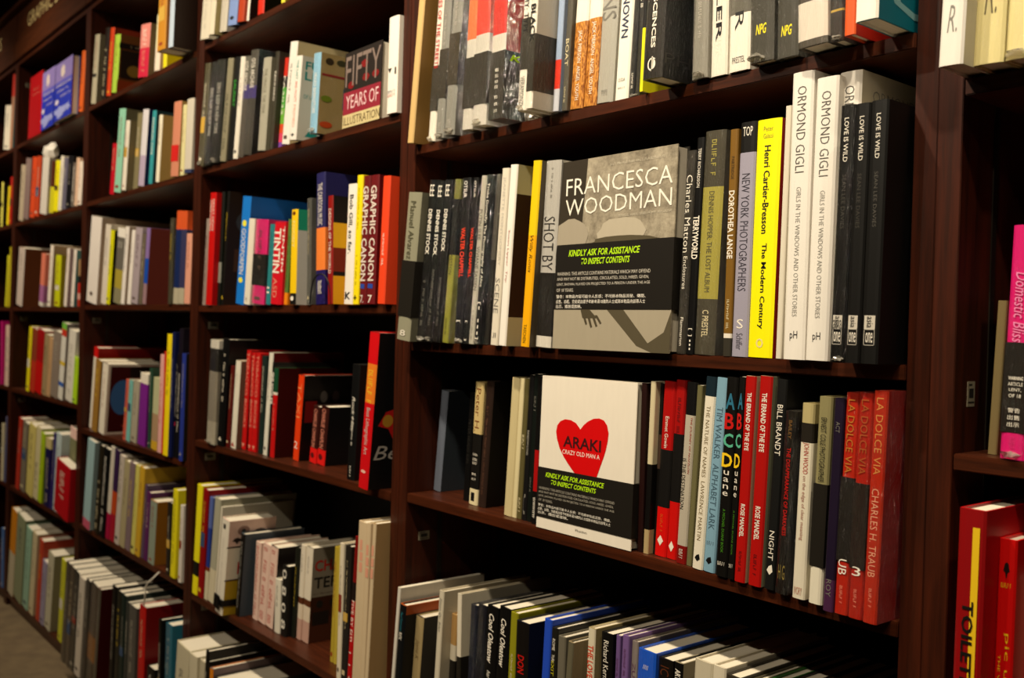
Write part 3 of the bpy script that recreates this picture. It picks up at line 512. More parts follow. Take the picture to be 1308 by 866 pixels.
  ('black spine with coloured capitals, right twin', -0.8084, 1.045, 0.038, 0.0097, 0.2668, 0.208, '15130f', [('A', 0.08, 0.16, 0.8, '2f6f8a', 'h'), ('B', 0.18, 0.26, 0.8, 'c01810', 'h'), ('C', 0.28, 0.35, 0.85, '58b090', 'h'), ('D', 0.38, 0.45, 0.9, 'f0c820', 'h'), ('uane', 0.46, 0.6, 0.45, 'w', 's'), ('A MICHAEL DUANE BOOK', 0.66, 0.88, 0.22, '4a8a20'), ('~', 0.92, 0.95, 0.6, 'w', 'h')], {}),
  ('red spine with white serif title, left twin', -0.7956, 1.042, 0.0348, 0.0167, 0.2686, 0.21, 'ac1610', [('THE ERRAND OF THE EYE', 0.08, 0.36, 0.4, 'w'), ('ROSE MANDEL', 0.62, 0.78, 0.4, 'w'), ('~', 0.85, 0.95, 0.25, '5a0c10')], {'side': 'b5a888'}),
  ('red spine with white serif title, right twin', -0.7735, 1.042, 0.0348, 0.0193, 0.2699, 0.211, 'ac1610', [('THE ERRAND OF THE EYE', 0.08, 0.36, 0.4, 'w'), ('ROSE MANDEL', 0.62, 0.78, 0.4, 'w'), ('~', 0.85, 0.95, 0.25, '5a0c10')], {'side': '8a8a70'}),
  ('black spine with white name above small emblem', -0.7496, 1.044, 0.0414, 0.0145, 0.2671, 0.208, '1d1d1c', [('BILL BRANDT', 0.12, 0.36, 0.55, 'w'), ('NIGHT', 0.72, 0.86, 0.5, 'w'), ('◆', 0.88, 0.93, 0.6, 'w', 'h')], {}),
  ('black spine with red title down the middle', -0.73, 1.038, 0.0374, 0.0183, 0.2288, 0.178, '171513', [('BAILEY', 0.05, 0.15, 0.25, 'bz'), ('THE DISAPPEARANCE OF DARKNESS', 0.2, 0.68, 0.3, 'c81810'), ('H G', 0.84, 0.92, 0.5, '8a7a40', 'h')], {'wrap': 1}),
  ('white spine with red title below black cap', -0.7044, 1.038, 0.0291, 0.0177, 0.2401, 0.187, 'b5a878:.10 2a2620:.20 dcd5c0', [('JOHN WOOD', 0.2, 0.36, 0.5, 'b02818'), ('on the edge of clear meaning', 0.37, 0.7, 0.35, 'a06858'), ('IVORY', 0.94, 0.98, 0.6, 'b07058', 'h')], {}),
  ('olive cream spine, black name, dark band', -0.6792, 1.035, 0.0281, 0.0183, 0.2502, 0.195, '8f8860:.42 8f8860:.82 e3ddc8', [('ERNEST COLE PHOTOGRAPHER', 0.1, 0.41, 0.4, 'k')], {'wb': (0.42, 0.82)}),
  ('slim purple-black spine beside red trio', -0.6495, 1.02, 0.0312, 0.0131, 0.2507, 0.196, '241a2e:.85 4a2a48', [('ACT', 0.11, 0.16, 0.4, 'g'), ('ROY', 0.85, 0.93, 0.5, 'g')], {}),
  ('orange red spine with dark band, left of trio', -0.636, 1.022, 0.0312, 0.0171, 0.258, 0.201, 'b42a14', [('LA DOLCE VIA', 0.03, 0.36, 0.5, 'b07a30'), ('UB', 0.75, 0.82, 0.6, 'w'), ('~', 0.87, 0.95, 0.2, 's')], {'wb': (0.38, 0.76), 'wrap': 1}),
  ('orange red spine with dark band, middle of trio', -0.617, 1.02, 0.0264, 0.0178, 0.2592, 0.202, 'a82414', [('LA DOLCE VIA', 0.03, 0.36, 0.5, 'a05a28'), ('3', 0.77, 0.81, 0.6, 'w', 'h'), ('~', 0.87, 0.95, 0.2, 's')], {'wb': (0.4, 0.78), 'wrap': 1}),
  ('orange red book at right end, fully lettered', -0.5968, 1.017, 0.0248, 0.0173, 0.2628, 0.205, 'b02c14', [('LA DOLCE VIA', 0.03, 0.36, 0.5, 'c88a48'), ('CHARLES H. TRAUB', 0.42, 0.8, 0.5, 'd8a080'), ('~', 0.85, 0.93, 0.2, 's')], {'wrap': 1, 'side': 'a01a10'}),
 ]),
 (4, 4, 'bottom row of wide bay', [
  ('tall white-grey spine, topmost at far left', -1.5795, 1.02, 0.085, 0.0097, 0.258, 0.201, 'd5cfc2', [], {'side': 'cbc4b2'}),
  ('black spine with teal and white title', -1.5624, 1.016, 0.0836, 0.0199, 0.2302, 0.18, '15171a', [('Paul Gommes', 0.0643, 0.2188, 0.35, '2a7a88'), ('RFK', 0.2316, 0.296, 0.45, 'w')], {'side': '9a4818:0.077 14110f'}),
  ('tan spine with script title beside black book', -1.5416, 1.04, 0.0814, 0.0253, 0.2092, 0.163, 'a8946a', [('Jayne K', 0.2118, 0.3933, 0.5, '6a5430')], {'side': '3a3630'}),
  ('white spine with black handwriting title', -1.4803, 1.05, 0.058, 0.0148, 0.2681, 0.209, 'cfc6b0', [('Simon Qu  Eden', 0.0505, 0.2839, 0.5, '3a3630')], {'side': 'b5ab94'}),
  ('short cream spine over dark band', -1.4616, 1.07, 0.0424, 0.0169, 0.2246, 0.175, 'b08a55:0.251 cfc6b0:0.379 22201c', [], {}),
  ('cream spine raised above dark sleeve', -1.4043, 1.05, -0.0161, 0.0121, 0.2751, 0.215, 'ddd4bf:0.409 28251f', [], {'side': 'c5bca6:0.409 221f1a'}),
  ('slim navy film-wrapped spine, first', -1.3821, 1.054, 0.0295, 0.0184, 0.2632, 0.205, '1d2230', [], {'wrap': 1}),
  ('slim navy film-wrapped spine, second', -1.3633, 1.054, 0.037, 0.0237, 0.2685, 0.209, '191c26', [], {'wrap': 1}),
  ('black spine with white graffiti lettering, left', -1.3348, 1.05, 0.0458, 0.0307, 0.2746, 0.214, '131211', [('Cool Oleatow', 0.0481, 0.361, 0.45, 'w'), ('hard', 0.4092, 0.4814, 0.3, 'w')], {}),
  ('black spine with white graffiti lettering, right', -1.3037, 1.05, 0.0545, 0.0301, 0.2802, 0.219, '131211', [('Cool Oleatow', 0.0687, 0.3663, 0.45, 'w')], {}),
  ('mustard spine between black spines', -1.2678, 1.05, 0.035, 0.0188, 0.2779, 0.217, '8d8a20', [('~', 0.2519, 0.3988, 0.4, 'c')], {}),
  ('black book with red lettering and red top boards', -1.2335, 1.04, 0.0067, 0.0319, 0.272, 0.212, '191512', [('DON', 0.2005, 0.3099, 0.5, 'c01a12')], {'side': '171a26'}),
  ('bright blue spine at centre', -1.1738, 1.04, 0.0411, 0.0178, 0.292, 0.228, '2a4fc0', [], {}),
  ('slim black spine with white and yellow letters', -1.1555, 1.04, 0.0407, 0.0154, 0.2823, 0.22, '24221d', [('ROME', 0.0595, 0.1249, 0.4, 'w'), ('YURT', 0.1487, 0.1962, 0.4, 'w'), ('EXIT', 0.1844, 0.2676, 0.4, 'c8c020')], {}),
  ('grey clothbound spine, left of grey pair', -1.1322, 1.04, 0.0135, 0.0172, 0.2733, 0.213, '6d685a', [], {}),
  ('grey clothbound spine, right of grey pair', -1.1146, 1.032, 0.0662, 0.0124, 0.2744, 0.214, '67624f', [], {'side': '8a7a5e'}),
  ('cream spine with big red vertical title', -1.0669, 1.04, 0.0178, 0.0152, 0.3033, 0.237, 'd8cfb5', [('THE LOVE', 0.0843, 0.2502, 0.75, 'd04020')], {'side': '9c8d64'}),
  ('black spine with white sans name', -1.0371, 1.044, -0.0031, 0.0238, 0.302, 0.236, '131211', [('Richard Kern', 0.0357, 0.2262, 0.42, 'w')], {}),
  ('mauve spine, left of mauve pair', -1.0129, 1.048, 0.0103, 0.0084, 0.3031, 0.236, '6f5688', [('~', 0.1117, 0.2011, 0.4, '5a3050')], {}),
  ('mauve spine, right of mauve pair', -1.0041, 1.048, 0.022, 0.0133, 0.3069, 0.239, '775c90', [('~', 0.0653, 0.1958, 0.3, '5a3050')], {}),
  ('grey spine wrapped with fluttering film', -0.9904, 1.054, 0.022, 0.0124, 0.3009, 0.235, '8a8078', [('ZU', 0.1071, 0.1753, 0.5, '5a3050')], {'wrap': 1}),
  ('bright blue film-wrapped spine with pale top', -0.9721, 1.046, 0.0271, 0.0337, 0.2963, 0.231, '1f5bd0', [('////', 0.0682, 0.0909, 0.3, 'w', 'h')], {'wrap': 1}),
  ('black spine with brown logo', -0.9364, 1.052, 0.0214, 0.0265, 0.2917, 0.228, '1a1612', [('IC', 0.0341, 0.0795, 0.6, 'br')], {}),
  ('black spine with bold white capitals', -0.9094, 1.052, 0.03, 0.0157, 0.294, 0.229, '131211', [('ART', 0.0324, 0.0834, 0.6, 'w')], {'side': '8d836c'}),
  ('pale grey-cream spine right of black capitals', -0.8722, 1.05, 0.03, 0.0307, 0.3088, 0.241, 'c9c0a8', [], {}),
  ('ivory spine leaning near frame bottom', -0.8411, 1.05, 0.03, 0.0217, 0.3093, 0.241, 'd8cfb8', [], {}),
  ('thin dark-edged spine with bright page top', -0.8162, 1.046, 0.03, 0.0234, 0.3045, 0.238, '3a352c', [], {}),
  ('slim grey spine near green-edged book', -0.7924, 1.05, 0.03, 0.0126, 0.3, 0.234, '55503f', [], {}),
  ('green-edged spine near bottom right', -0.7778, 1.05, 0.03, 0.0171, 0.3, 0.234, '2f6a2a', [], {}),
  ('dark spine near right end of bottom row', -0.7586, 1.05, 0.03, 0.0222, 0.3, 0.234, '2a2822', [], {}),
  ('brown-black spine near right end', -0.7342, 1.05, 0.03, 0.0215, 0.3, 0.234, '2a221c', [], {}),
  ('charcoal spine second from right end', -0.7105, 1.05, 0.03, 0.0226, 0.3, 0.234, '201e1c', [], {}),
  ('charcoal spine at far right end', -0.6859, 1.05, 0.03, 0.0219, 0.3, 0.234, '1c1b1a', [], {}),
 ]),
 (5, 1, 'top row of right edge bay', [
  ('white spine with elegant serif capitals', -0.5135, 0.9894, 0.0302, 0.0257, 0.28, 0.218, 'e9e4da', [('DECO URBANA', -0.4, 0.62, 0.42, '8d8a82'), ('R.', 0.78, 0.88, 0.4, '7d7a72', 'h')], {'side': 'd8d2c0'}),
  ('pale yellow spine with italic initial, left', -0.4874, 1.0106, 0.0302, 0.0307, 0.28, 0.218, '8d8676:.48 dfd295', [('R.', 0.66, 0.82, 0.4, '5a5030', 'h')], {'wrap': 1}),
  ('pale yellow spine with italic initial, right', -0.4562, 1.0136, 0.0302, 0.0276, 0.28, 0.218, 'dfd295', [('R.', 0.6, 0.76, 0.4, '6a6040', 'h')], {'wrap': 1}),
 ]),
 (5, 3, 'second row of right edge bay', [
  ('dull bronze spine beside pink book', -0.4908, 1.08, 0.0371, 0.0099, 0.1672, 0.13, '7a6b48', [], {}),
  ('hot pink book crossed by black warning band', -0.4649, 1.05, 0.0288, 0.0248, 0.2439, 0.19, 'dc1f72', [('Domestic Bliss', 0.2, 0.5, 0.5, 'e88ab8'), ('WARNING', 0.645, 0.66, 0.6, 'w', 'h'), ('ARTICLE', 0.67, 0.685, 0.6, 'w', 'h'), ('LENT,', 0.695, 0.71, 0.5, 'w', 'h'), ('OF 18', 0.72, 0.735, 0.5, 'w', 'h'), ('警告', 0.78, 0.8, 0.5, 'w', 'h'), ('出售', 0.81, 0.83, 0.5, 'w', 'h'), ('出示', 0.84, 0.86, 0.5, 'w', 'h'), ('~', 0.9, 0.97, 0.3, 'p')], {'wb': (0.5, 0.885), 'wrap': 1}),
  ('second pink book behind frame edge', -0.4395, 1.05, 0.0279, 0.0244, 0.234, 0.183, 'dc1f72', [], {}),
 ]),
 (5, 4, 'bottom row of right edge bay', [
  ('dark red book with yellow stripe and black title', -0.4846, 1.0, 0.0092, 0.0277, 0.3617, 0.265, '8e1014', [('█████████████████', 0.05, 1.0, 0.26, 'e8c020'), ('TOILETPAPER', 0.26, 0.66, 0.42, '161208')], {'side': 'b01018', 't_off': 1}),
  ('glossy red book with yellow lettering', -0.4565, 1.03, 0.0092, 0.0181, 0.3317, 0.259, 'c8100c', [('♣', 0.07, 0.125, 0.35, '1a0c0a', 'h'), ('~', 0.13, 0.155, 0.55, 'e8b818', 'h'), ('THE WORK OF', 0.36, 0.56, 0.14, 'e8b818'), ('pic up next shot', 0.29, 0.8, 0.32, 'e8b818')], {}),
  ('cream spine at frame edge beside red books', -0.4379, 1.06, 0.0092, 0.0079, 0.2873, 0.224, '3a3626:.0 cfc6a8:.5 1c1b18', [], {}),
 ]),
 (3, 0, 'top row of middle bay', [
  ('thick pale grey spine, leftmost', -2.6405, 1.0344, 0.1267, 0.0584, 0.28, 0.218, 'cfc8b4', [('~', 0.5, 0.9, 0.3, 'lg')], {}),
  ('second pale spine with buff side', -2.5662, 1.0291, 0.14, 0.0327, 0.28, 0.218, 'd8cfb8', [], {'side': 'a89a6a'}),
  ('film-wrapped lumpy grey spine', -2.5307, 1.0428, 0.1314, 0.046, 0.27, 0.211, '4a4236:.6 cfc8b8', [], {'wrap': 1}),
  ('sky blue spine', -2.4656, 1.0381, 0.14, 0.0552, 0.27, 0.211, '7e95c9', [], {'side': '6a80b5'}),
  ('cream spine with rust lower part', -2.4098, 1.0403, 0.1393, 0.0391, 0.26, 0.203, 'e0c890:.72 b0401c', [], {}),
  ('white spine with dark side', -2.3703, 1.0487, 0.1393, 0.0128, 0.27, 0.211, 'ece5d6', [], {'side': '3a3028'}),
  ('cream and red spine with black side', -2.3092, 1.0495, 0.0556, 0.0351, 0.27, 0.211, 'e6e0b0:.80 d0301c', [], {'side': '14110f'}),
  ('slim yellow spine at right end', -2.1798, 1.0503, 0.037, 0.0185, 0.27, 0.211, 'c8cf18:.6 f0e040', [], {}),
 ]),
 (3, 1, 'second row of middle bay', [
  ('film-wrapped olive grey spine, leftmost', -2.6365, 1.035, 0.1313, 0.036, 0.2758, 0.215, '57523c', [], {'wrap': 1}),
  ('black spine with white column title, left twin', -2.6001, 1.04, 0.1313, 0.0337, 0.2736, 0.213, '24221d', [('ZERO SLEEP IN NEW YORK', 0.25, 0.72, 0.5, 'lg')], {'wrap': 1}),
  ('black spine with white column title, right twin', -2.5631, 1.04, 0.1209, 0.0535, 0.2701, 0.211, '24221d', [('ZERO SLEEP IN NEW YORK', 0.22, 0.72, 0.4, 'lg')], {'wrap': 1, 'side': '1a1815'}),
  ('narrow tree-bark patterned grey spine', -2.5092, 1.045, 0.14, 0.0348, 0.2665, 0.208, '8a846c', [('~', 0.35, 0.9, 0.7, '3a3626')], {}),
  ('black spine with green lettering', -2.4741, 1.05, 0.14, 0.0309, 0.2648, 0.207, '1a1916', [('SAUDAY', 0.22, 0.48, 0.5, '3aa838')], {}),
  ('off-white leaning spine', -2.4372, 1.05, 0.1344, 0.0268, 0.2591, 0.202, 'e6dfd0', [], {}),
  ('grey spine with purple patch, left twin', -2.4083, 1.05, 0.1283, 0.0322, 0.2538, 0.198, '6a675c:.28 4a3f78:.42 57524a', [('OTIS ARCHIVE', 0.05, 0.34, 0.6, 'w')], {'wrap': 1}),
  ('grey spine with purple patch, right twin', -2.3742, 1.05, 0.1224, 0.0456, 0.2612, 0.204, '57544c:.34 4a3f78:.46 47443d', [('OTIS ARCHIVE', 0.08, 0.36, 0.5, 'w')], {'wrap': 1, 'side': '26241f'}),
  ('pale grey spine with faint captions', -2.2831, 1.046, 0.1053, 0.0431, 0.2248, 0.175, 'a9a594', [('THE ORACLE  THE YEAR', 0.12, 0.6, 0.35, '55523f')], {'side': '8a8672'}),
  ('dark film-wrapped spine with white dots', -2.2396, 1.056, 0.1053, 0.0202, 0.2357, 0.184, '3f3b2e', [('REINHARD', 0.2, 0.5, 0.4, 'w')], {'wrap': 1}),
  ('rainbow-striped spine with white letters', -2.2189, 1.07, 0.125, 0.0187, 0.2194, 0.171, 'c8301c:.20 1c1a18:.32 46a030:.55 6fae3c:.72 d8502c:.82 d84a6a:.92 7a4aa0', [('FA3032', 0.2, 0.62, 0.5, 'w')], {}),
  ('tall white spine standing forward', -2.1585, 1.05, 0.14, 0.038, 0.2377, 0.185, 'e9e4da', [], {'side': 'c9ba90'}),
  ('white spine with coral title beside tall white', -2.0878, 1.035, 0.1173, 0.0318, 0.1897, 0.148, 'e9e4da', [('THE LAST', 0.05, 0.28, 0.3, '3a9a90'), ('AND MONTY', 0.3, 0.55, 0.35, 'd05a40'), ('PRIMED', 0.58, 0.85, 0.35, 'e09a80'), ('✖', 0.92, 0.96, 0.5, 'k', 'h')], {'side': 'ded6c2', 'st': [('FUN', 0.06, 0.16, 0.08, 0.5, '1f8f85'), ('LIFE', 0.18, 0.28, 0.08, 0.5, '1f8f85'), ('OF LAUGHTER', 0.45, 0.5, 0.08, 0.5, '3a9a90'), ('▲', 0.82, 0.95, 0.15, 0.4, '1f8f85')]}),
  ('pale blue film-wrapped spine with patterned cover', -1.9819, 1.03, 0.0743, 0.0328, 0.1756, 0.137, '8fc0da', [('HULKO BASINGSTOKE', 0.25, 0.75, 0.4, 'w')], {'wrap': 1, 'side': 'a08a5a', 'cover': 'pattern'}),
  ('face-out dark comic cover with pink lettering band', -1.8674, 1.05, 0, 0.1504, 0.1616, 0.126, 'k', [], {'opt': 'face3'}),
  ('tall white slim spine at right end', -1.6773, 1.04, 0.0114, 0.0362, 0.1909, 0.149, 'ece5da', [('▼ ▮', 0.53, 0.6, 0.8, 'k', 'h'), ('~', 0.76, 0.79, 0.7, '3a4a55', 'h'), ('~', 0.8, 0.83, 0.7, 'b03818', 'h')], {}),
 ]),
 (3, 2, 'third row of middle bay', [
  ('slim speckled grey spine, leftmost', -2.6167, 1.05, 0.0741, 0.0196, 0.2355, 0.184, '9a8a80', [('~', 0.2, 0.95, 0.6, 'dr')], {}),
  ('red spine with white double title', -2.5819, 1.045, 0.0538, 0.0393, 0.3018, 0.235, 'c4120e', [('TORN COMICS', 0.06, 0.34, 0.35, 'w'), ('HEART NEWS', 0.06, 0.34, 0.7, 'w')], {}),
  ('black spine with pale lower blocks', -2.5421, 1.06, 0.0538, 0.0178, 0.3034, 0.237, '1a1a16:.62 8a8a80:.8 1a1a16', [], {'side': '1c2418'}),
  ('dark slender spine in shadow', -2.5239, 1.065, 0.0871, 0.0121, 0.3038, 0.237, '14140f', [], {'side': '3a2a1c', 'cover': 'dark'}),
  ('bright blue spine with yellow spots', -2.4, 1.05, 0.1115, 0.0499, 0.2744, 0.214, '1f78d0', [('GOODFORPEN', 0.3, 0.72, 0.5, 'w'), ('●', 0.22, 0.28, 0.5, 'e8e040', 'h'), ('●', 0.75, 0.8, 0.5, 'e8e040', 'h')], {'side': '1a5fae'}),
  ('slim cream spine beside blue book', -2.3225, 1.038, 0.0959, 0.0335, 0.2132, 0.166, 'e4dccb', [('~', 0.92, 0.97, 0.5, 'dr')], {}),
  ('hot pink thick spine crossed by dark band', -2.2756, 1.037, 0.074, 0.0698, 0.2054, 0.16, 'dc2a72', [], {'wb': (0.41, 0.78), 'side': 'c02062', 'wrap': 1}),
  ('teal spine with dark stripes', -2.2054, 1.042, 0.0773, 0.0233, 0.193, 0.151, '2f7f83', [('~', 0.1, 0.4, 0.5, '1a4a50'), ('II', 0.78, 0.86, 0.5, 'w')], {}),
  ('red spine with bold white capitals, left twin', -2.1804, 1.042, 0.0737, 0.0433, 0.1951, 0.152, 'd01828', [('TINTIN', 0.08, 0.62, 0.8, 'w'), ('ASD', 0.68, 0.92, 0.5, 's')], {}),
  ('red spine with bold white capitals, right twin', -2.1367, 1.044, 0.0737, 0.011, 0.1946, 0.152, 'd01828', [('TINTIN', 0.05, 0.6, 0.9, 'w')], {}),
  ('green spine with orange foot', -2.1253, 1.05, 0.0737, 0.0166, 0.2009, 0.157, '5a7a38:.86 e8871c', [('~', 0.2, 0.8, 0.3, '26401c')], {}),
  ('yellow spine with black foot and teal-topped cover', -2.0726, 1.038, 0.0024, 0.0299, 0.2182, 0.17, 'f0c818:.88 1c1a18', [('●', 0.02, 0.06, 0.5, 'dr', 'h'), ('FOODY', 0.12, 0.4, 0.4, 'e8e0a0'), ('●', 0.91, 0.96, 0.5, 'w', 'h')], {'side': '2a9a78:.22 c9c5bb', 'st': [('16', 0.36, 0.48, 0.3, 0.9, '7a1a20'), ('1980', 0.52, 0.56, 0.3, 0.9, '7a1a20'), ('CA', 0.58, 0.64, 0.3, 0.9, '7a1a20')]}),
  ('dark grey metallic spine, left of blue-orange one', -2.0041, 1.046, -0.0374, 0.0192, 0.2402, 0.187, '55554f', [], {'wrap': 1}),
  ('tall blue and orange illustrated spine', -1.9692, 1.05, -0.0401, 0.0409, 0.293, 0.229, '2c2a5a:.42 e8803a:.74 28205a', [('THE CARTOON MUSIC', 0.08, 0.4, 0.5, 'w'), ('NINE', 0.82, 0.92, 0.4, 'w', 'h')], {}),
  ('dark red spine with white vertical title', -1.8848, 1.034, -0.0431, 0.0212, 0.2338, 0.182, '8a1a12', [('DESIGNS OF THE WORLD', 0.12, 0.72, 0.5, 'w')], {'side': '1c1712:.25 e8b020:.48 7a2a18:.70 1c1712:.74 e8a81c', 'cover': 'mask'}),
  ('white spine with bold black title and logo', -1.8235, 1.038, 0.0289, 0.0348, 0.2515, 0.196, 'ece5da', [('Bob Gill, so far.', 0.09, 0.58, 0.5, 'k'), ('K', 0.9, 0.96, 0.6, 'k', 'h')], {}),
  ('bright yellow slim spine next to white one', -1.7862, 1.038, 0.0259, 0.0222, 0.2669, 0.208, 'f2dc18', [('~', 0.1, 0.42, 0.35, '8a7a10'), ('~', 0.62, 0.85, 0.35, '8a7a10'), ('✖', 0.93, 0.97, 0.5, 'k', 'h')], {}),
  ('maroon patterned spine with white capitals, left twin', -1.7636, 1.04, 0.0259, 0.0258, 0.2631, 0.205, '6a1c20', [('GRAPHIC CANON', 0.08, 0.82, 0.8, 'ddd0c4'), ('▬', 0.84, 0.88, 0.6, '2a4aa0', 'h'), ('7.', 0.93, 0.99, 0.5, 'w', 'h')], {}),
  ('maroon patterned spine with white capitals, right twin', -1.7359, 1.04, 0.0258, 0.0318, 0.2616, 0.204, '6a1c20', [('GRAPHIC CANON', 0.08, 0.82, 0.7, 'ddd0c4'), ('▬', 0.84, 0.88, 0.6, '2a4aa0', 'h'), ('7', 0.93, 0.99, 0.5, 'w', 'h')], {'side': '5a1014'}),
  ('orange-red leaning wedge spine at right end', -1.6766, 1.03, 0.0443, 0.0268, 0.252, 0.18, 'e84a28', [('~', 0.45, 0.7, 0.4, 'w')], {}),
 ]),
 (3, 3, 'fourth row of middle bay', [
  ('white-capped film-wrapped spine, leftmost', -2.5523, 1.044, 0.0474, 0.0562, 0.278, 0.217, 'dcd6c6:.08 2c2a26:.3 8a8272:.78 a8a08c', [], {'wrap': 1}),
  ('tall black book beside white-capped spine', -2.4957, 1.05, 0.0858, 0.0431, 0.2826, 0.22, '0f0e0d', [], {}),
  ('slim dark red spine', -2.4495, 1.056, 0.0929, 0.0191, 0.2142, 0.167, '5a1a14', [], {}),
  ('white spine with red foot motif', -2.4299, 1.06, 0.0929, 0.0302, 0.2285, 0.178, 'e0dac8', [('~', 0.15, 0.3, 0.3, 'lg'), ('▲', 0.93, 0.98, 0.7, 'a02018', 'h')], {'side': '6a5a4a'}),
  ('red spine with pale pink lettering, first of trio', -2.3976, 1.075, 0.0854, 0.0255, 0.2565, 0.2, 'c01818', [('TOBACCO BOOKS', 0.02, 0.78, 0.55, 's'), ('▼', 0.94, 0.98, 0.7, 's', 'h')], {'side': '7d0f10'}),
  ('red spine with pale pink lettering, second of trio', -2.357, 1.075, 0.048, 0.0209, 0.2515, 0.196, 'c01818', [('TOBACCO BOOKS', 0.02, 0.76, 0.6, 's'), ('▼', 0.94, 0.98, 0.7, 's', 'h')], {}),
  ('red spine with pale pink lettering, third of trio', -2.3341, 1.075, 0.059, 0.0236, 0.2504, 0.195, 'c01818', [('TOBACCO BOOKS', 0.02, 0.76, 0.6, 's'), ('▼', 0.94, 0.98, 0.7, 's', 'h')], {}),
  ('dark green-grey slim spine', -2.298, 1.075, 0.0476, 0.024, 0.2452, 0.191, '23302c', [], {}),
  ('slim white spine with black bold letters', -2.2628, 1.072, 0.0891, 0.0216, 0.2559, 0.2, 'dcd8c8', [], {'side': '5a0f0d:.2 14110f'}),
  ('black spine with white capitals and yellow script', -2.2393, 1.072, 0.0828, 0.0139, 0.2315, 0.181, '1a1a17', [('SMUGGLER', 0.1, 0.45, 0.9, 'w'), ('~', 0.55, 0.9, 0.5, 'bz')], {}),
  ('red spine with green and white cap', -2.2203, 1.07, 0.0615, 0.022, 0.2194, 0.171, '1c4a30:.27 dcd6c6:.30 c01818', [('~', 0.4, 0.7, 0.4, 's')], {'side': '3c100e'}),
  ('orange-red spine leaning at dark case front', -2.1484, 1.095, 0.1, 0.0276, 0.2061, 0.161, 'e04014', [('TAXI', 0.1, 0.5, 0.6, 'f08a50'), ('2', 0.78, 0.86, 0.6, 'w', 'h')], {'side': '1a1210', 'cover': 'case'}),
  ('small red and black paperback, left twin', -2.0928, 1.109, 0.1226, 0.0329, 0.1348, 0.12, '3a1a14:.74 d8201c', [('CHARLIE CHAPLIN', 0.05, 0.72, 0.45, 's'), ('●', 0.82, 0.92, 0.5, '5a0c10', 'h')], {}),
  ('small red and black paperback, right twin', -2.0536, 1.1078, 0.122, 0.037, 0.1379, 0.12, '3a1a14:.74 d8201c', [('CHARLIE CHAPLIN', 0.05, 0.72, 0.45, 's'), ('●', 0.82, 0.92, 0.5, '5a0c10', 'h')], {'side': '1c1a1a'}),
  ('black spine with white script title', -1.8277, 1.058, 0.055, 0.0313, 0.2452, 0.191, '121212', [('Rock Hits', 0.28, 0.58, 0.35, 'w'), ('~', 0.45, 0.7, 0.15, 'w'), ('~', 0.88, 0.97, 0.3, 'w')], {'side': '171414'}),
  ('tall red spine with flame-yellow title', -1.7148, 1.02, 0.095, 0.0355, 0.3151, 0.246, 'd0141c:.20 e07a28:.45 c8141c', [('~', 0.24, 0.45, 0.8, 'e8c030'), ('Best Lithographic Art', 0.48, 0.78, 0.5, 'c0b8b0'), ('●', 0.88, 0.9, 0.5, 'pk', 'h')], {'side': '141212', 'cover': 'best', 'st': [('Best', 0.72, 0.81, 0.04, 0.46, 'a8a098')]}),
 ]),
 (3, 4, 'fifth row of middle bay', [
  ('bright yellow spine with black block, leftmost', -2.6405, 1.05, 0.0738, 0.0359, 0.3044, 0.237, 'eadf20:.70 1a1a14:.83 eadf20', [], {}),
  ('dark red tall spine beside yellow one', -2.6021, 1.05, 0.087, 0.0351, 0.2983, 0.233, '8a1014', [], {}),
  ('blue and cream film-wrapped spine', -2.5666, 1.055, 0.087, 0.0207, 0.2812, 0.219, '5a6aa8:.3 2c3f8a:.68 7a3a18:.72 cfc6a8', [], {}),
  ('pale grey spine behind white boxed book', -2.5435, 1.055, 0.1245, 0.0374, 0.2845, 0.222, 'a8a590:.68 cfc5a8', [], {}),
  ('white spine with black number block', -2.5057, 1.058, 0.1245, 0.0091, 0.266, 0.208, 'dcd4c0', [], {}),
  ('white boxed book with letter P and black strap', -2.4327, 1.03, 0.1265, 0.0455, 0.2491, 0.13, 'e0d8c6', [('▪', 0.05, 0.1, 0.3, 'k', 'h'), ('~', 0.2, 0.8, 0.2, 'lg')], {'side': 'd8b8a8:.28 d8cfba:.63 a88a20', 'st': [('P', 0.44, 0.57, 0.25, 0.55, 'b02018')], 'cover': 'P', 'strap': 1}),
  ('black spine with dotted white letters', -2.3802, 1.062, 0.1163, 0.024, 0.216, 0.168, '1a1614', [('~', 0.1, 0.9, 0.5, 'lg')], {'side': '4a545c'}),
  ('pink and red patterned spine, first of trio', -2.3294, 1.086, 0.0606, 0.0282, 0.1984, 0.155, 'e0c0b0', [('~', 0.05, 0.95, 0.7, 'b02820')], {}),
  ('pink and red patterned spine, second of trio', -2.2981, 1.086, 0.1085, 0.0408, 0.2024, 0.158, 'e0c0b0', [('~', 0.05, 0.95, 0.7, 'b02820')], {}),
  ('pink and red patterned spine, third of trio', -2.2542, 1.086, 0.0986, 0.0387, 0.2034, 0.159, 'e0c0b0', [('~', 0.05, 0.95, 0.7, 'b02820')], {'side': '1f1714'}),
  ('short white spine between patterned books', -2.2017, 1.084, 0.0032, 0.0289, 0.13, 0.12, 'dcd6c4', [], {}),
  ('short black and white dotted spine', -2.168, 1.084, 0.028, 0.0283, 0.17, 0.133, '1f1d1a', [('0 8 0 8', 0.05, 0.9, 0.7, 'w')], {}),
  ('slim black pair of spines', -2.1393, 1.0981, 0.0628, 0.0167, 0.2189, 0.171, '22241c', [], {}),
  ('white spine with photo foot, left twin', -2.1222, 1.1031, 0.0628, 0.0215, 0.2278, 0.178, 'dcd2be:.55 5a3420:.62 d8c8b0:.78 c09a8a', [('~', 0.1, 0.28, 0.3, 'g')], {}),
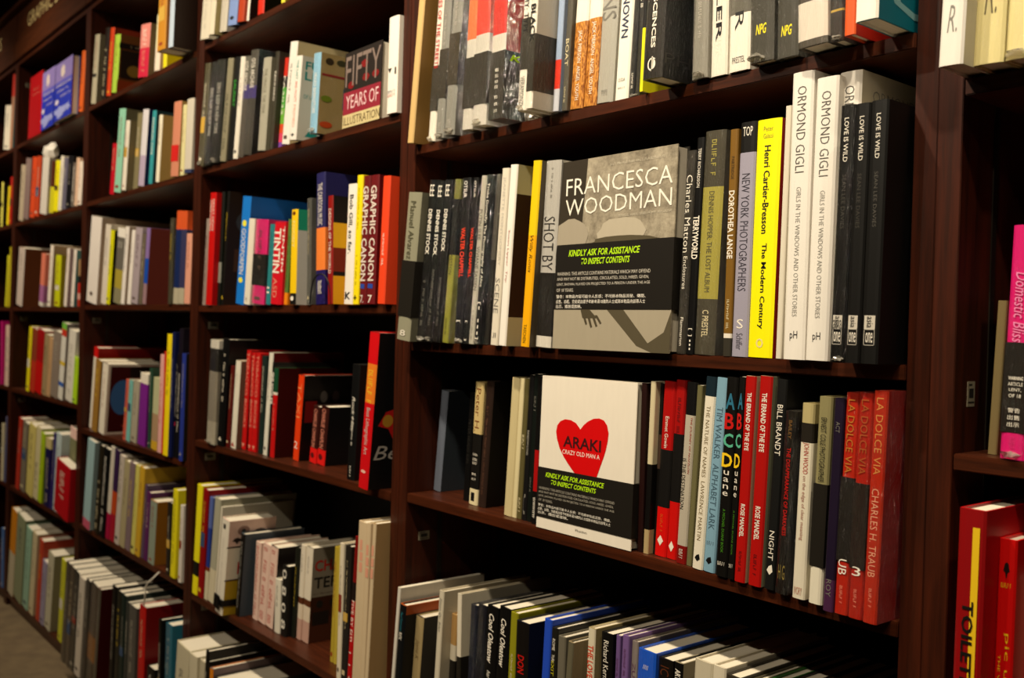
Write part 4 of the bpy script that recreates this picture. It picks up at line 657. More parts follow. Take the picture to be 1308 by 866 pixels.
  ('white book with large red and black cover title', -2.1003, 1.1051, 0.0628, 0.0325, 0.2274, 0.177, 'dcd2be:.55 5a3420:.62 d8c8b0:.78 c09a8a', [('~', 0.1, 0.28, 0.3, 'g')], {'side': '7c7466:.52 3a2014:.75 4a2a1c', 'st': [('CHARAC', 0.13, 0.25, 0.05, 0.8, 'a02018'), ('TERS', 0.31, 0.43, 0.05, 0.52, '1c1a18'), ('~', 0.47, 0.5, 0.05, 0.8, '5a4a40'), ('●', 0.56, 0.64, 0.1, 0.2, '1c1a18'), ('●', 0.56, 0.64, 0.3, 0.42, '1c1a18'), ('▌', 0.68, 0.82, 0.05, 0.3, '1c1412'), ('▌', 0.84, 0.97, 0.38, 0.6, '7a2a1c')]}),
  ('yellow-ochre slim spine, left twin', -1.9329, 1.0895, 0.0396, 0.0147, 0.2594, 0.202, 'b09a38', [], {}),
  ('yellow-ochre slim spine, right twin', -1.9162, 1.0894, 0.0336, 0.012, 0.2641, 0.206, 'b8a440', [], {}),
  ('white slim spine with frayed foot', -1.8338, 1.05, 0.0056, 0.0163, 0.289, 0.225, 'd8cdb4', [], {}),
  ('dark slim spine with grey tab', -1.8159, 1.05, 0.0225, 0.0241, 0.2879, 0.225, '2a2622', [], {}),
  ('red and black spine with white dashes', -1.7732, 1.04, 0.0637, 0.0164, 0.3187, 0.249, '7a1412:.3 241a18:.42 b01418', [('FIVE BY EIT', 0.42, 0.68, 0.5, 'w'), ('I  |  |  O', 0.68, 0.99, 0.4, 'w')], {}),
  ('tall cream set, first spine with pink patch', -1.7216, 1.02, 0.0368, 0.0338, 0.3597, 0.265, 'cdb896', [('▓▓▓', 0.1, 0.28, 0.35, 'd89a80', 'h')], {}),
  ('tall cream set, middle spine with pink patch', -1.6863, 1.02, 0.0338, 0.0132, 0.3617, 0.265, 'cdb896', [('▓▓', 0.12, 0.3, 0.8, 'd89a80', 'h')], {}),
  ('tall cream set, third spine, broad tan side', -1.6716, 1.02, 0.0532, 0.0116, 0.3646, 0.265, 'cdb896', [('▓▓', 0.12, 0.3, 0.8, 'd89a80', 'h')], {'side': 'a8895e'}),  # cream darkened to tan on this side, shade put into the colour
 ]),
 (3, 5, 'bottom row of middle bay', [
  ('cream ribbed set, first spine', -2.6405, 1.0, 0.0898, 0.0879, 0.3497, 0.265, 'c8bfa2', [], {}),
  ('cream ribbed set, second spine', -2.5311, 1.0, 0.0291, 0.0523, 0.3468, 0.265, 'cfc6aa', [], {}),
  ('cream ribbed set, third spine', -2.4784, 1.0, 0.0898, 0.0313, 0.3498, 0.265, 'c0b69a', [], {}),
  ('black spine with white page top, left', -2.4448, 1.0, 0.0898, 0.0183, 0.3844, 0.265, '1a1712', [], {}),
  ('black spine with white page top, right', -2.3928, 1.0, -0.0026, 0.0083, 0.3589, 0.265, '1a1712', [], {}),
  ('orange comic-style spine', -2.3842, 0.996, 0.03, 0.0194, 0.3497, 0.265, 'd8811c', [], {'side': '6a5a5a'}),
  ('grey spine with white page block', -2.3629, 1.0, 0.03, 0.1012, 0.3289, 0.257, '3a362e', [], {}),
  ('dark spine lowest in bottom row', -2.2535, 1.0, 0.03, 0.0945, 0.3, 0.234, '2a2822', [], {}),
  ('brown spine lowest in bottom row', -2.1514, 1.0, 0.03, 0.0884, 0.3, 0.234, '3a2a1c', [], {}),
  ('black spine near upright at bottom', -2.0559, 1.0, 0.03, 0.0828, 0.3, 0.234, '1c1b1a', [], {}),
  ('charcoal spine against upright at bottom', -1.9664, 1.0, 0.03, 0.0778, 0.3, 0.234, '24221f', [], {}),
 ]),
 (2, 0, 'top row of left bay', [
  ('light grey leaning spine, leftmost', -3.6823, 1.05, 0.14, 0.0544, 0.2409, 0.188, 'b0a890', [], {'side': '6f6650'}),
  ('black spine with pale script line', -3.5619, 1.05, 0.14, 0.0386, 0.2413, 0.188, '241a12', [('~', 0.3, 0.95, 0.5, 'c')], {}),
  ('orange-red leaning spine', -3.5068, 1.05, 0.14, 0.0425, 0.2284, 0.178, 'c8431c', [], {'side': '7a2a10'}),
  ('lime green spine', -3.452, 1.05, 0.14, 0.0558, 0.1921, 0.15, 'a8cc48', [], {'side': '8a5a2c', 'cover': 'comic'}),
  ('salmon-topped crimson spine', -3.1902, 1.05, 0.1298, 0.0889, 0.164, 0.128, 'e08a80:.45 d02c48', [('~', 0.1, 0.4, 0.6, 'w'), ('~', 0.5, 0.9, 0.5, 's')], {'side': 'a08a64'}),
  ('cream leaning spine', -3.041, 1.05, 0.0958, 0.0439, 0.1694, 0.132, 'ece6bc:.6 ecdcc8', [], {'side': 'd8b8a8'}),
  ('yellow spine tucked behind cream one', -2.9791, 1.055, 0.0392, 0.0283, 0.0998, 0.12, 'eadc18', [], {}),
  ('thick amber book jutting forward', -2.8124, 0.9772, 0.0385, 0.0659, 0.26, 0.203, 'c08428', [], {'side': '8a5410'}),
  ('yellow and pale blue spine jutting forward', -2.7461, 0.9862, 0.0555, 0.0327, 0.26, 0.203, 'd8c018:.45 b8c8d8', [], {'side': '2a1c14'}),
 ]),
 (2, 1, 'second row of left bay', [
  ('crimson leaning slim spine, leftmost', -3.4472, 1.05, 0.14, 0.0429, 0.17, 0.133, 'c00c28', [], {}),
  ('mint green spine', -3.4017, 1.05, 0.14, 0.0665, 0.2752, 0.215, '92ccb0', [], {'side': '8a8468'}),
  ('white leaning spine with buff side', -3.2973, 1.042, 0.14, 0.0376, 0.2241, 0.175, 'ece4d2', [], {'side': '8f8464'}),
  ('dull olive spine in shadow', -3.2593, 1.065, 0.14, 0.0456, 0.2443, 0.191, '857c5c', [], {}),
  ('white and lilac spine', -3.1629, 1.05, 0.1334, 0.0524, 0.2383, 0.186, 'dcd8dc:.6 b8a8c0', [], {'side': '2a2f58'}),
  ('teal spine with pale lettering', -3.0684, 1.05, 0.1153, 0.0313, 0.2234, 0.174, '3a98a0', [('MAKING TYPE', 0.1, 0.6, 0.5, 'w')], {'side': '1c3a40'}),
  ('cream slim spine with black-lettered buff cover', -3.0042, 1.05, 0.103, 0.027, 0.2014, 0.157, 'ece4cc', [], {'side': 'b89e5c', 'st': [('V', 0.16, 0.22, 0.5, 0.75, '14110f'), ('E', 0.26, 0.32, 0.5, 0.75, '14110f')]}),
  ('salmon spine with red square', -2.872, 1.046, 0.0776, 0.0601, 0.2161, 0.169, 'c98368', [('██', 0.58, 0.8, 0.9, 'c8201c', 'h')], {'side': '9a7c48'}),
  ('pale yellow slim spine', -2.8049, 1.05, 0.0647, 0.0263, 0.201, 0.157, 'd8d09a', [], {}),
  ('light lilac-grey spine with dark foot', -2.7662, 1.046, 0.0632, 0.0521, 0.2086, 0.163, 'c8c0b0:.95 3a4060', [], {}),
 ]),
 (2, 2, 'third row of left bay', [
  ('wide white leaning spine, leftmost', -3.6849, 1.05, 0.14, 0.1195, 0.3037, 0.237, 'e6ddd4', [('◗', 0.87, 0.92, 0.3, '5a4a40', 'h')], {'side': 'c0a890'}),
  ('cream spine second from left', -3.5153, 1.05, 0.14, 0.0549, 0.2716, 0.212, 'ddd2c2', [], {}),
  ('yellow and black slim spine', -3.458, 1.05, 0.14, 0.0393, 0.2507, 0.196, 'dcd80c', [], {'side': '2a2410'}),
  ('dark patterned spine with white cap', -3.3835, 1.05, 0.14, 0.0742, 0.249, 0.194, 'ece6da:.12 6a655c:.55 a8983c:.8 8a8466', [('33', 0.18, 0.26, 0.6, 'lg', 'h')], {}),
  ('white spine with tan shadow side', -3.3037, 1.05, 0.14, 0.0333, 0.2533, 0.198, 'ece4da', [], {'side': 'b09c88'}),  # tan side is the white cover with its shade painted in
  ('bright ivory slim spine', -3.2399, 1.05, 0.14, 0.029, 0.2382, 0.186, 'f0e8de', [], {}),
  ('lilac spine', -3.2056, 1.05, 0.14, 0.0608, 0.241, 0.188, 'a89aa0', [], {}),
  ('slim olive-brown spine', -3.1324, 1.05, 0.1247, 0.0305, 0.2211, 0.172, '6a6050', [], {}),
  ('blue and violet spine with red side', -3.0968, 1.05, 0.1171, 0.03, 0.2363, 0.184, '8a70a8:.4 2050b0:.73 9a7a80', [], {'side': '7a3a30'}),
  ('film-wrapped dark slim spine past gap', -2.8646, 1.045, 0.0283, 0.0266, 0.251, 0.196, '4a4636', [], {'wrap': 1}),
  ('navy spine with orange cap and cream foot, left', -2.8376, 1.05, 0.0629, 0.0386, 0.2692, 0.21, 'd0582c:.2 1c2c58:.83 b0a890', [], {}),
  ('navy spine with orange cap and cream foot, right', -2.7964, 1.05, 0.056, 0.0399, 0.2656, 0.207, 'd0582c:.2 3a3a5a:.83 b0a890', [], {}),
  ('salmon pink slim spine at right end', -2.7523, 1.05, 0.056, 0.0414, 0.199, 0.155, 'dc9c84', [], {}),
 ]),
 (2, 3, 'fourth row of left bay', [
  ('red and white tall book lying behind, leftmost', -3.6817, 1.07, 0.14, 0.0466, 0.2937, 0.265, 'd01c18:.12 e6dccb', [], {'side': 'a81814:.14 3a2a1c'}),
  ('amber-brown clothbound spine', -3.5899, 1.05, 0.14, 0.0625, 0.2511, 0.196, '9c7434', [], {'side': '7a5a2a'}),
  ('white framed book with blue oval on maroon', -3.5082, 1.05, 0.14, 0.0601, 0.2439, 0.19, 'e8decb', [], {'side': '4a1414', 'cover': 'oval'}),
  ('salmon slim spine', -3.2893, 1.062, 0.1276, 0.027, 0.2, 0.156, 'c8604c', [], {}),
  ('aqua and cream slim spine', -3.259, 1.062, 0.1131, 0.0365, 0.2, 0.156, '78b8b0', [], {'side': 'a09a86'}),
  ('tan-grey broad spine', -3.2221, 1.064, 0.1131, 0.0554, 0.2, 0.156, 'a8a08c', [], {}),
  ('purple spine with white cap', -3.1428, 1.06, 0.0787, 0.0681, 0.2266, 0.177, 'e6ddcb:.14 7a2a8a', [], {}),
  ('slim green-black spine', -3.0529, 1.062, 0.0195, 0.0239, 0.2466, 0.192, '2c4a3a', [], {}),
  ('cream and mustard patterned spine', -3.0207, 1.06, 0.06, 0.0495, 0.22, 0.172, 'b8b890:.5 a88a6a:.88 c8a030', [], {}),
  ('pink slim spine with pale foot', -2.9362, 1.05, 0.0375, 0.0309, 0.2939, 0.229, 'e0a8a0', [('~', 0.3, 0.7, 0.5, 'r')], {}),
  ('red spine with pink stripe', -2.9025, 1.05, 0.0294, 0.0248, 0.3041, 0.237, 'c83020', [], {}),
  ('bright yellow narrow spine', -2.8679, 1.042, 0.0465, 0.0379, 0.3556, 0.265, 'f0d818', [], {}),
  ('navy slim spine', -2.8273, 1.042, 0.0401, 0.0239, 0.3627, 0.265, '18204a', [], {}),
  ('black spine with white ticket letters, left', -2.803, 1.05, 0.0439, 0.0083, 0.3, 0.234, '141418', [('~', 0.1, 0.6, 0.5, 'w'), ('██', 0.66, 0.69, 0.9, 'b01c40', 'h')], {}),
  ('black spine with white ticket letters, right', -2.792, 1.05, 0.0365, 0.0285, 0.374, 0.265, '1c1420:.35 141418', [('~', 0.35, 0.8, 0.5, 'w')], {}),
  ('indigo spine beside upright', -2.7363, 1.04, 0.0298, 0.0277, 0.3045, 0.238, '2c3a8a', [], {'side': '26221c'}),
 ]),
 (2, 4, 'fifth row of left bay', [
  ('pale blue-grey spine with pink marks, leftmost', -3.631, 1.04, 0.1387, 0.0798, 0.3133, 0.244, '9ab8bc:.9 c05a70', [], {'side': '9ab0b0'}),
  ('black spine with white flourishes, left', -3.5172, 1.045, 0.14, 0.05, 0.3069, 0.239, '2a2418', [('~', 0.4, 0.95, 0.5, 'c')], {}),
  ('black spine with white flourishes, right', -3.4632, 1.045, 0.1285, 0.0584, 0.3031, 0.236, '0e0d0d', [('~', 0.1, 0.95, 0.5, 'w')], {}),
  ('white and crimson spine', -3.4044, 1.05, 0.14, 0.0366, 0.3154, 0.246, 'ccc4b4:.72 a01840', [], {}),
  ('orange and violet spine', -3.3641, 1.05, 0.1293, 0.0446, 0.3085, 0.241, '3a2448:.45 b84a20:.7 a01c30', [], {}),
  ('pale lilac-grey spine', -3.3122, 1.05, 0.14, 0.0435, 0.2966, 0.231, 'c0b4a8', [], {}),
  ('grey-cream spine left of dark group', -3.2651, 1.05, 0.14, 0.0513, 0.2831, 0.221, 'a89c78', [], {}),
  ('mauve-grey spine', -3.2086, 1.05, 0.1242, 0.0482, 0.2842, 0.222, '7f6c70', [], {}),
  ('slim pale yellow spine with dark motif', -3.1503, 1.05, 0.1163, 0.0335, 0.2831, 0.221, 'cfc668', [], {}),
  ('golden slim spine with red foot', -3.1134, 1.05, 0.1211, 0.0427, 0.2824, 0.22, 'c8a030', [], {}),
  ('grey and purple slim spine', -3.0704, 1.055, 0.1211, 0.0205, 0.2314, 0.181, '5c4a60', [], {}),
  ('violet spine with buff pages', -3.0409, 1.053, 0.096, 0.0332, 0.2119, 0.165, '5a2858', [], {}),
  ('sage grey spine', -2.9959, 1.05, 0.0809, 0.0539, 0.1932, 0.151, '8a9484', [], {'side': 'a06a24'}),
  ('rust-patterned dark spine', -2.8416, 1.05, 0.0167, 0.0314, 0.2083, 0.162, '2c2620', [], {}),
  ('yellow spine with black lettering pattern', -2.7967, 1.046, 0.0488, 0.0362, 0.2547, 0.199, 'e0d420', [('~', 0.1, 0.85, 0.6, 'ol')], {}),
  ('slim white spine at right end', -2.728, 1.044, 0.0359, 0.0202, 0.219, 0.171, 'd8d0c4', [], {}),
 ]),
 (2, 5, 'bottom row of left bay', [
  ('film-wrapped grey spine, leftmost', -3.6965, 0.995, 0.14, 0.046, 0.3628, 0.265, '4a443a', [], {'wrap': 1.035}),
  ('film-wrapped brown-grey spine', -3.647, 0.995, 0.14, 0.0517, 0.3582, 0.265, '4f463c', [], {'wrap': 1.035}),
  ('dark teal-black slim spine', -3.5919, 0.995, 0.1316, 0.0553, 0.352, 0.265, '1c2424', [], {'wrap': 1.035}),
  ('white spine, brightest of bottom row', -3.5316, 0.995, 0.1186, 0.0601, 0.3443, 0.265, 'cdc2b2', [], {}),
  ('charcoal spine right of white one', -3.4711, 1.0, 0.1186, 0.0464, 0.3468, 0.265, '24221f', [], {'wrap': 1.035}),
  ('brown and orange spotted spine', -3.42, 1.0, 0.1241, 0.0792, 0.3461, 0.265, '4a4038:.5 8a5a24:.75 3a322a', [], {'wrap': 1.035}),
  ('dark grey slim spine before crimson cover', -3.3378, 1.0, 0.1167, 0.0266, 0.3461, 0.265, '5a5448', [], {'side': '4a1012'}),
  ('near-black spine after crimson cover', -3.2105, 1.01, 0.055, 0.0384, 0.3779, 0.265, '14120f', [], {}),
  ('dark spine with white page top, left', -3.1718, 1.013, 0.055, 0.0417, 0.3696, 0.265, '26261e', [], {}),
  ('dark green spine with pale dash', -3.1274, 1.013, 0.0489, 0.0392, 0.368, 0.265, '1a2a26', [], {}),
  ('black-grey slim spine mid-row', -3.0878, 1.015, 0.0489, 0.026, 0.3524, 0.265, '3a3c38', [], {}),
  ('grey spine left of red book', -3.058, 1.015, 0.0392, 0.0648, 0.3499, 0.265, '55524c', [], {}),
  ('bright red tall spine', -2.9629, 1.015, 0.0305, 0.0533, 0.3715, 0.265, 'b81c18', [], {'side': '7a1414'}),
  ('black spine with white letters and green foot', -2.875, 1.015, -0.0137, 0.0617, 0.21, 0.164, '151512:.55 d8d0c0:.6 5a7a58', [('~', 0.1, 0.5, 0.3, 'w')], {}),
  ('black slim spine with white pages', -2.8129, 1.025, -0.0137, 0.0231, 0.3593, 0.265, '14130f', [], {}),
  ('teal film-wrapped spine at right end', -2.7504, 1.02, 0.0044, 0.0489, 0.3668, 0.265, '1f6a80', [], {'wrap': 1.035}),
 ]),
 (1, 0, 'top row of far left bay', [
  ('face-out plain crimson cover, leftmost', -4.5636, 1.05, 0, 0.2093, 0.2631, 0.205, 'a8101a', [], {'opt': 'facer'}),
  ('face-out blue and lilac cover, left twin', -4.3154, 1.04, 0, 0.1857, 0.2343, 0.183, '2a38b0', [], {'opt': 'faceb'}),
  ('face-out blue and lilac cover, right twin', -4.0817, 1.03, 0, 0.228, 0.2205, 0.172, '2a38b0', [], {'opt': 'faceb', 'side': 'a8601c'}),
  ('orange wedge spine against upright', -3.8331, 1.05, 0.1383, 0.0477, 0.22, 0.15, 'd8601c', [], {}),
 ]),
 (1, 1, 'second row of far left bay', [
  ('grey-cream leaning spine, leftmost', -4.7033, 1.05, 0.14, 0.0733, 0.2409, 0.188, 'b8a890', [], {}),
  ('mauve-grey leaning spine', -4.6264, 1.05, 0.14, 0.0905, 0.2585, 0.202, '8a7470', [], {}),
  ('orange-red spine, left twin', -4.5151, 1.05, 0.14, 0.0716, 0.2529, 0.197, 'dc5028', [], {}),
  ('orange-red spine, right twin', -4.4384, 1.05, 0.14, 0.0662, 0.2479, 0.193, 'c84a28', [], {}),
  ('white spine under crumpled paper', -4.351, 1.05, 0.14, 0.0985, 0.229, 0.179, 'e0d8cc', [], {'crumple': 1}),
  ('brown spine with yellow lower half', -4.2283, 1.055, 0.14, 0.0592, 0.2055, 0.16, '5a2c10:.5 d8d028', [], {}),
  ('bright yellow spine', -4.1474, 1.05, 0.14, 0.0604, 0.1978, 0.154, 'f4ea18', [], {}),
  ('ivory slim spine', -4.0797, 1.05, 0.14, 0.0431, 0.2093, 0.163, 'e8e0cc', [], {}),
  ('slate violet spine', -4.0338, 1.05, 0.14, 0.0534, 0.195, 0.152, '6c6878', [], {}),
  ('black spine with pale edge', -3.9735, 1.05, 0.14, 0.0615, 0.1949, 0.152, '17151a', [], {}),
  ('speckled white and black spine', -3.9053, 1.05, 0.14, 0.04, 0.164, 0.128, '6a6058', [('~', 0.1, 0.9, 0.6, 'w')], {}),
  ('peach spine with brown drips', -3.8627, 1.05, 0.14, 0.0366, 0.1775, 0.138, 'dcb89c', [('~', 0.4, 0.9, 0.3, 'br')], {}),
  ('off-white spine at right end', -3.8234, 1.05, 0.14, 0.0462, 0.1586, 0.124, 'e8d8c8', [], {}),
 ]),
 (1, 2, 'third row of far left bay', [
  ('pale lilac-grey spine with brown cover', -4.6904, 1.045, 0.14, 0.1043, 0.2509, 0.196, 'c8b8ac', [], {'side': '8a5430'}),
  ('coral and violet slim spine', -4.3312, 1.05, 0.14, 0.061, 0.2131, 0.166, 'e08068:.6 a86a98:.92 d8d0c4', [], {}),
  ('tall ivory spine mid-row', -4.2032, 1.05, 0.14, 0.0437, 0.2434, 0.19, 'f0e4d4', [], {'side': 'a88a6a'}),
  ('yellow-green thick spine', -4.1025, 1.05, 0.0566, 0.0764, 0.1992, 0.155, 'c8cc18', [], {'side': '8a7c08'}),
  ('white slim spine, left of lilac cover', -3.9654, 1.05, 0.14, 0.0331, 0.2201, 0.172, 'ece0d4', [], {'side': 'a08888'}),
  ('white slim spine, right of lilac cover', -3.8764, 1.05, 0.14, 0.0344, 0.2109, 0.164, 'ece0d4', [], {'side': '5a8a88'}),
  ('brown, black and red striped spine', -3.8063, 1.054, 0.0275, 0.0455, 0.1727, 0.135, '9c7a54:.35 1c1815:.5 b8281c:.72 d8a090:.85 a83018', [], {}),
 ]),
 (1, 3, 'fourth row of far left bay', [
  ('bright yellow slim spine, leftmost', -4.5067, 1.05, 0.14, 0.0477, 0.2734, 0.213, 'e8d818', [], {'side': '5a4a1c'}),
  ('rust-brown spine', -4.4495, 1.05, 0.14, 0.0742, 0.2636, 0.206, '8a4028:.5 b83a24', [], {}),
  ('deep red spine', -4.3717, 1.05, 0.14, 0.1034, 0.2606, 0.203, 'a01418:.5 c01814', [], {}),
  ('tan slim spine', -4.2597, 1.05, 0.14, 0.0684, 0.2444, 0.191, 'a08864', [], {}),
  ('orange-edged buff spine', -4.1862, 1.05, 0.14, 0.0499, 0.2337, 0.182, 'c09a70', [], {}),
  ('grey-brown broad spine', -4.133, 1.05, 0.1279, 0.1043, 0.2571, 0.201, '8a7c70', [], {}),
  ('white spine with green cap and coloured patches', -4.0208, 1.05, 0.14, 0.0616, 0.2941, 0.229, '78b848:.08 c83c28:.17 dcd8cc:.5 d8b828:.55 dcd8cc:.77 3a62b0:.83 dcd8cc', [], {'side': '8a8078'}),
  ('wide white spine with faint text', -3.9216, 1.05, 0.14, 0.0877, 0.267, 0.208, 'dcd6c8', [('~', 0.2, 0.9, 0.6, 'lg')], {}),
  ('lime green wedge spine at right end', -3.8311, 1.05, 0.1325, 0.0536, 0.17, 0.133, 'b0d828', [], {}),
 ]),
 (1, 4, 'fifth row of far left bay', [
  ('red spine, leftmost', -4.6522, 1.05, 0.14, 0.0593, 0.3113, 0.243, 'b03828', [], {}),
  ('black-edged grey slim spine', -4.5925, 1.054, 0.14, 0.0809, 0.2979, 0.232, '7a7060', [], {}),
  ('pale straw-yellow spine', -4.4742, 1.05, 0.14, 0.1045, 0.2984, 0.233, 'cfc070', [], {}),
  ('cream spine with black scribbles', -4.3693, 1.053, 0.14, 0.0724, 0.2991, 0.233, 'd0c498', [('~', 0.5, 0.85, 0.6, 'k')], {}),
  ('lime green spine', -4.2821, 1.05, 0.14, 0.0566, 0.2836, 0.221, 'a8c420', [], {}),
  ('navy spine with cream pattern cap', -4.186, 1.05, 0.0371, 0.0807, 0.2709, 0.211, 'c8b880:.15 221c4a', [('~', 0.3, 0.95, 0.4, 'c')], {}),
  ('violet-blue spine', -4.1015, 1.05, 0.1358, 0.0392, 0.3015, 0.235, '352c68', [], {}),
  ('pale aqua spine', -4.0568, 1.05, 0.119, 0.0671, 0.3045, 0.237, 'bccccc', [], {}),
  ('tall pink-white and mosaic spine', -3.9892, 1.08, 0.119, 0.0857, 0.3298, 0.255, 'e8c0b4:.12 7a7a58:.5 b0141c', [], {}),
  ('red case standing proud of shelf edge', -3.9646, 1.03, 0.127, 0.1843, 0.2, 0.045, 'b0101c', [], {}),
 ]),
 (1, 5, 'bottom row of far left bay', [
  ('amber orange spine with grey foot, leftmost', -4.7535, 1.05, 0.14, 0.0977, 0.3786, 0.265, 'cf8420:.5 c0b498', [], {'side': 'a86a18'}),
  ('sage green spine', -4.6494, 1.05, 0.14, 0.1395, 0.3686, 0.265, '8a9070', [], {}),
  ('mint pale green spine', -4.4888, 1.05, 0.14, 0.0881, 0.3458, 0.265, '94b8a0', [], {}),
  ('cream spine with dark picture side', -4.3835, 1.05, 0.14, 0.0677, 0.3442, 0.265, 'cfc09a', [], {}),
  ('coral red slim spine', -4.2716, 1.05, 0.14, 0.054, 0.3344, 0.261, 'b8442c', [], {}),
  ('lilac slim spine', -4.2123, 1.05, 0.14, 0.063, 0.2579, 0.201, '9a90a8', [], {}),
  ('grey-white broad spine', -4.1389, 1.05, 0.14, 0.0811, 0.306, 0.239, 'c0baa0', [], {'side': '9a9278'}),
  ('acid yellow spine at right end', -3.9487, 1.05, 0.1208, 0.0538, 0.3171, 0.247, 'c8c830', [], {}),
 ]),
 (0, 0, 'top row of left edge bay', [
  ('cream white short spine', -5.0217, 1.05, 0.14, 0.116, 0.2, 0.156, 'e6dcc8', [], {}),
  ('red and teal leaning spine against upright', -4.9018, 1.05, 0.1228, 0.0496, 0.3283, 0.1, 'b82c1c:.3 a87a60', [], {'side': '2a8a90'}),
 ]),
 (0, 1, 'second row of left edge bay', [
  ('pale yellow spine at frame edge', -5.0376, 1.05, 0.0384, 0.0308, 0.2054, 0.16, 'e8e06a', [], {'side': '14120a', 'st': [('WOIN', 0.1, 0.9, 0.2, 0.8, 'd8d080')]}),
  ('bright yellow spine against red wedge', -4.923, 1.05, 0.14, 0.032, 0.173, 0.135, 'f0d818', [], {}),
  ('dark red wedge spine against upright', -4.8838, 1.05, 0.1044, 0.0497, 0.2111, 0.165, 'a82010', [], {}),
 ]),
 (0, 2, 'third row of left edge bay', [
  ('yellow and black slim spine', -4.9171, 1.05, 0.14, 0.0289, 0.2329, 0.182, 'd8d030', [('~', 0.2, 0.8, 0.4, 'k')], {}),
  ('olive yellow tall slim spine', -4.8598, 1.05, 0.0744, 0.0278, 0.2685, 0.209, 'c8b828', [], {}),
 ]),
 (0, 3, 'fourth row of left edge bay', [
  ('magenta slim spine at frame edge', -4.9697, 1.05, -0.0559, 0.02, 0.292, 0.228, 'c8207a', [], {}),
  ('pink-cream spine with green drawing', -4.8938, 1.05, 0.0171, 0.0771, 0.2735, 0.213, 'd8b8a8', [('~', 0.2, 0.75, 0.6, '4a8a70')], {}),
 ]),
 (0, 4, 'fifth row of left edge bay', [
  ('cream spine at frame edge', -4.9206, 1.05, -0.0059, 0.0384, 0.26, 0.203, 'c8bc9c', [], {}),
  ('slate blue slim spine', -4.8688, 1.05, 0.0676, 0.0369, 0.2943, 0.23, '5a5a78', [], {}),
 ]),
 (0, 5, 'bottom row of left edge bay', [
  ('blue slim spine at frame edge', -4.8794, 1.05, -0.0291, 0.0516, 0.2657, 0.207, '4a6aa0', [], {}),
 ]),
]# ------------------------------------------------------------------ room
def struct(name, me, m):
    o = obj(name, me, None, (0, 0, 0), m); o['kind'] = 'structure'; return o
CARPET, _N, _L, _P = nt('brown_carpet')
_tc = _N.new('ShaderNodeTexCoord'); _no = _N.new('ShaderNodeTexNoise'); _no.inputs['Scale'].default_value = 14; _no.inputs['Detail'].default_value = 8
_rp = _N.new('ShaderNodeValToRGB'); _rp.color_ramp.elements[0].position = .3; _rp.color_ramp.elements[0].color = lin('5c4c36'); _rp.color_ramp.elements[1].color = lin('7c6a4c')
_L.new(_tc.outputs['Object'], _no.inputs['Vector']); _L.new(_no.outputs[0], _rp.inputs[0]); _L.new(_rp.outputs[0], _P.inputs['Base Color']); _P.inputs['Roughness'].default_value = .9
struct('floor', boxmesh(-8, 3, -3, D + .5, -.1, 0), CARPET)
struct('ceiling', boxmesh(-8, 3, -3, D + .5, CEIL, CEIL + .1), mat('1e1611'))
struct('wall_back', boxmesh(-8, 3, D + .36, D + .46, 0, CEIL), mat('4a2c18'))
struct('wall_front', boxmesh(-8, 3, -3.1, -3, 0, CEIL), mat('2e221a'))
struct('wall_left', boxmesh(-8.1, -8, -3, D + .46, 0, CEIL), mat('2e221a'))
struct('wall_right', boxmesh(3, 3.1, -3, D + .46, 0, CEIL), mat('2e221a'))

# ------------------------------------------------------------------ bookcases
BAYN = ['left edge bay', 'far left bay', 'left bay', 'middle bay', 'wide bay', 'right edge bay']
BAYL = ['dark-stained bookcase cut off by left edge of the photo', 'dark-stained bookcase at far left, under the gilt lettered cornice', 'dark-stained bookcase in left bay with clothbound books and blue oval cover',
        'dark-stained bookcase in the middle, left of the big front bookcase', 'large dark-stained bookcase holding the heart-cover and white-titled face-out books', 'dark-stained bookcase cut off by right edge of the photo']
INN = [(-5.80, -4.81), (-4.755, -3.753), (-3.698, -2.697), (-2.642, -1.636), (-1.581, -.570), (-.515, .49)]
ZS = {(4, 1): 1.6313, (4, 2): 1.2548, (4, 3): 0.962, (4, 4): 0.5312, (3, 0): 2.047, (3, 1): 1.7039, (3, 2): 1.3261, (3, 3): 0.9545, (3, 4): 0.5294, (3, 5): 0.0587, (2, 0): 2.0416, (2, 1): 1.7001, (2, 2): 1.3299, (2, 3): 0.886, (2, 4): 0.5426, (2, 5): 0.0587, (1, 0): 2.0375, (1, 1): 1.695, (1, 2): 1.3232, (1, 3): 0.9661, (1, 4): 0.5325, (1, 5): 0.0556, (0, 0): 2.0375, (0, 1): 1.695, (0, 2): 1.3232, (0, 3): 0.9661, (0, 4): 0.5325, (0, 5): 0.0556, (4, 5): 0.0587, (5, 1): 1.568, (5, 3): 1.161, (5, 4): 0.5102, (5, 5): 0.0587, (4, 0): 2.03, (5, 0): 2.02, (5, 2): 1.36}
ZS[(5, 2)] = None; ZS[(5, 3)] = 1.161; ZS[(5, 4)] = .75
SHD = .30; TOP = 2.41; PT = .0273
LABELS = {4: [(.03, .875, .026, .017)], 3: [(.03, 1.272, .03, .02), (.03, .905, .03, .02), (.03, .485, .03, .02)], 2: [(.05, 2.10, .03, .02), (.03, 1.645, .03, .02), (.03, 1.275, .03, .02)],
          1: [(.03, 2.31, .03, .018), (.03, 1.272, .03, .018), (.03, .91, .03, .018)], 5: [(.03, 1.225, .017, .028)], 0: []}
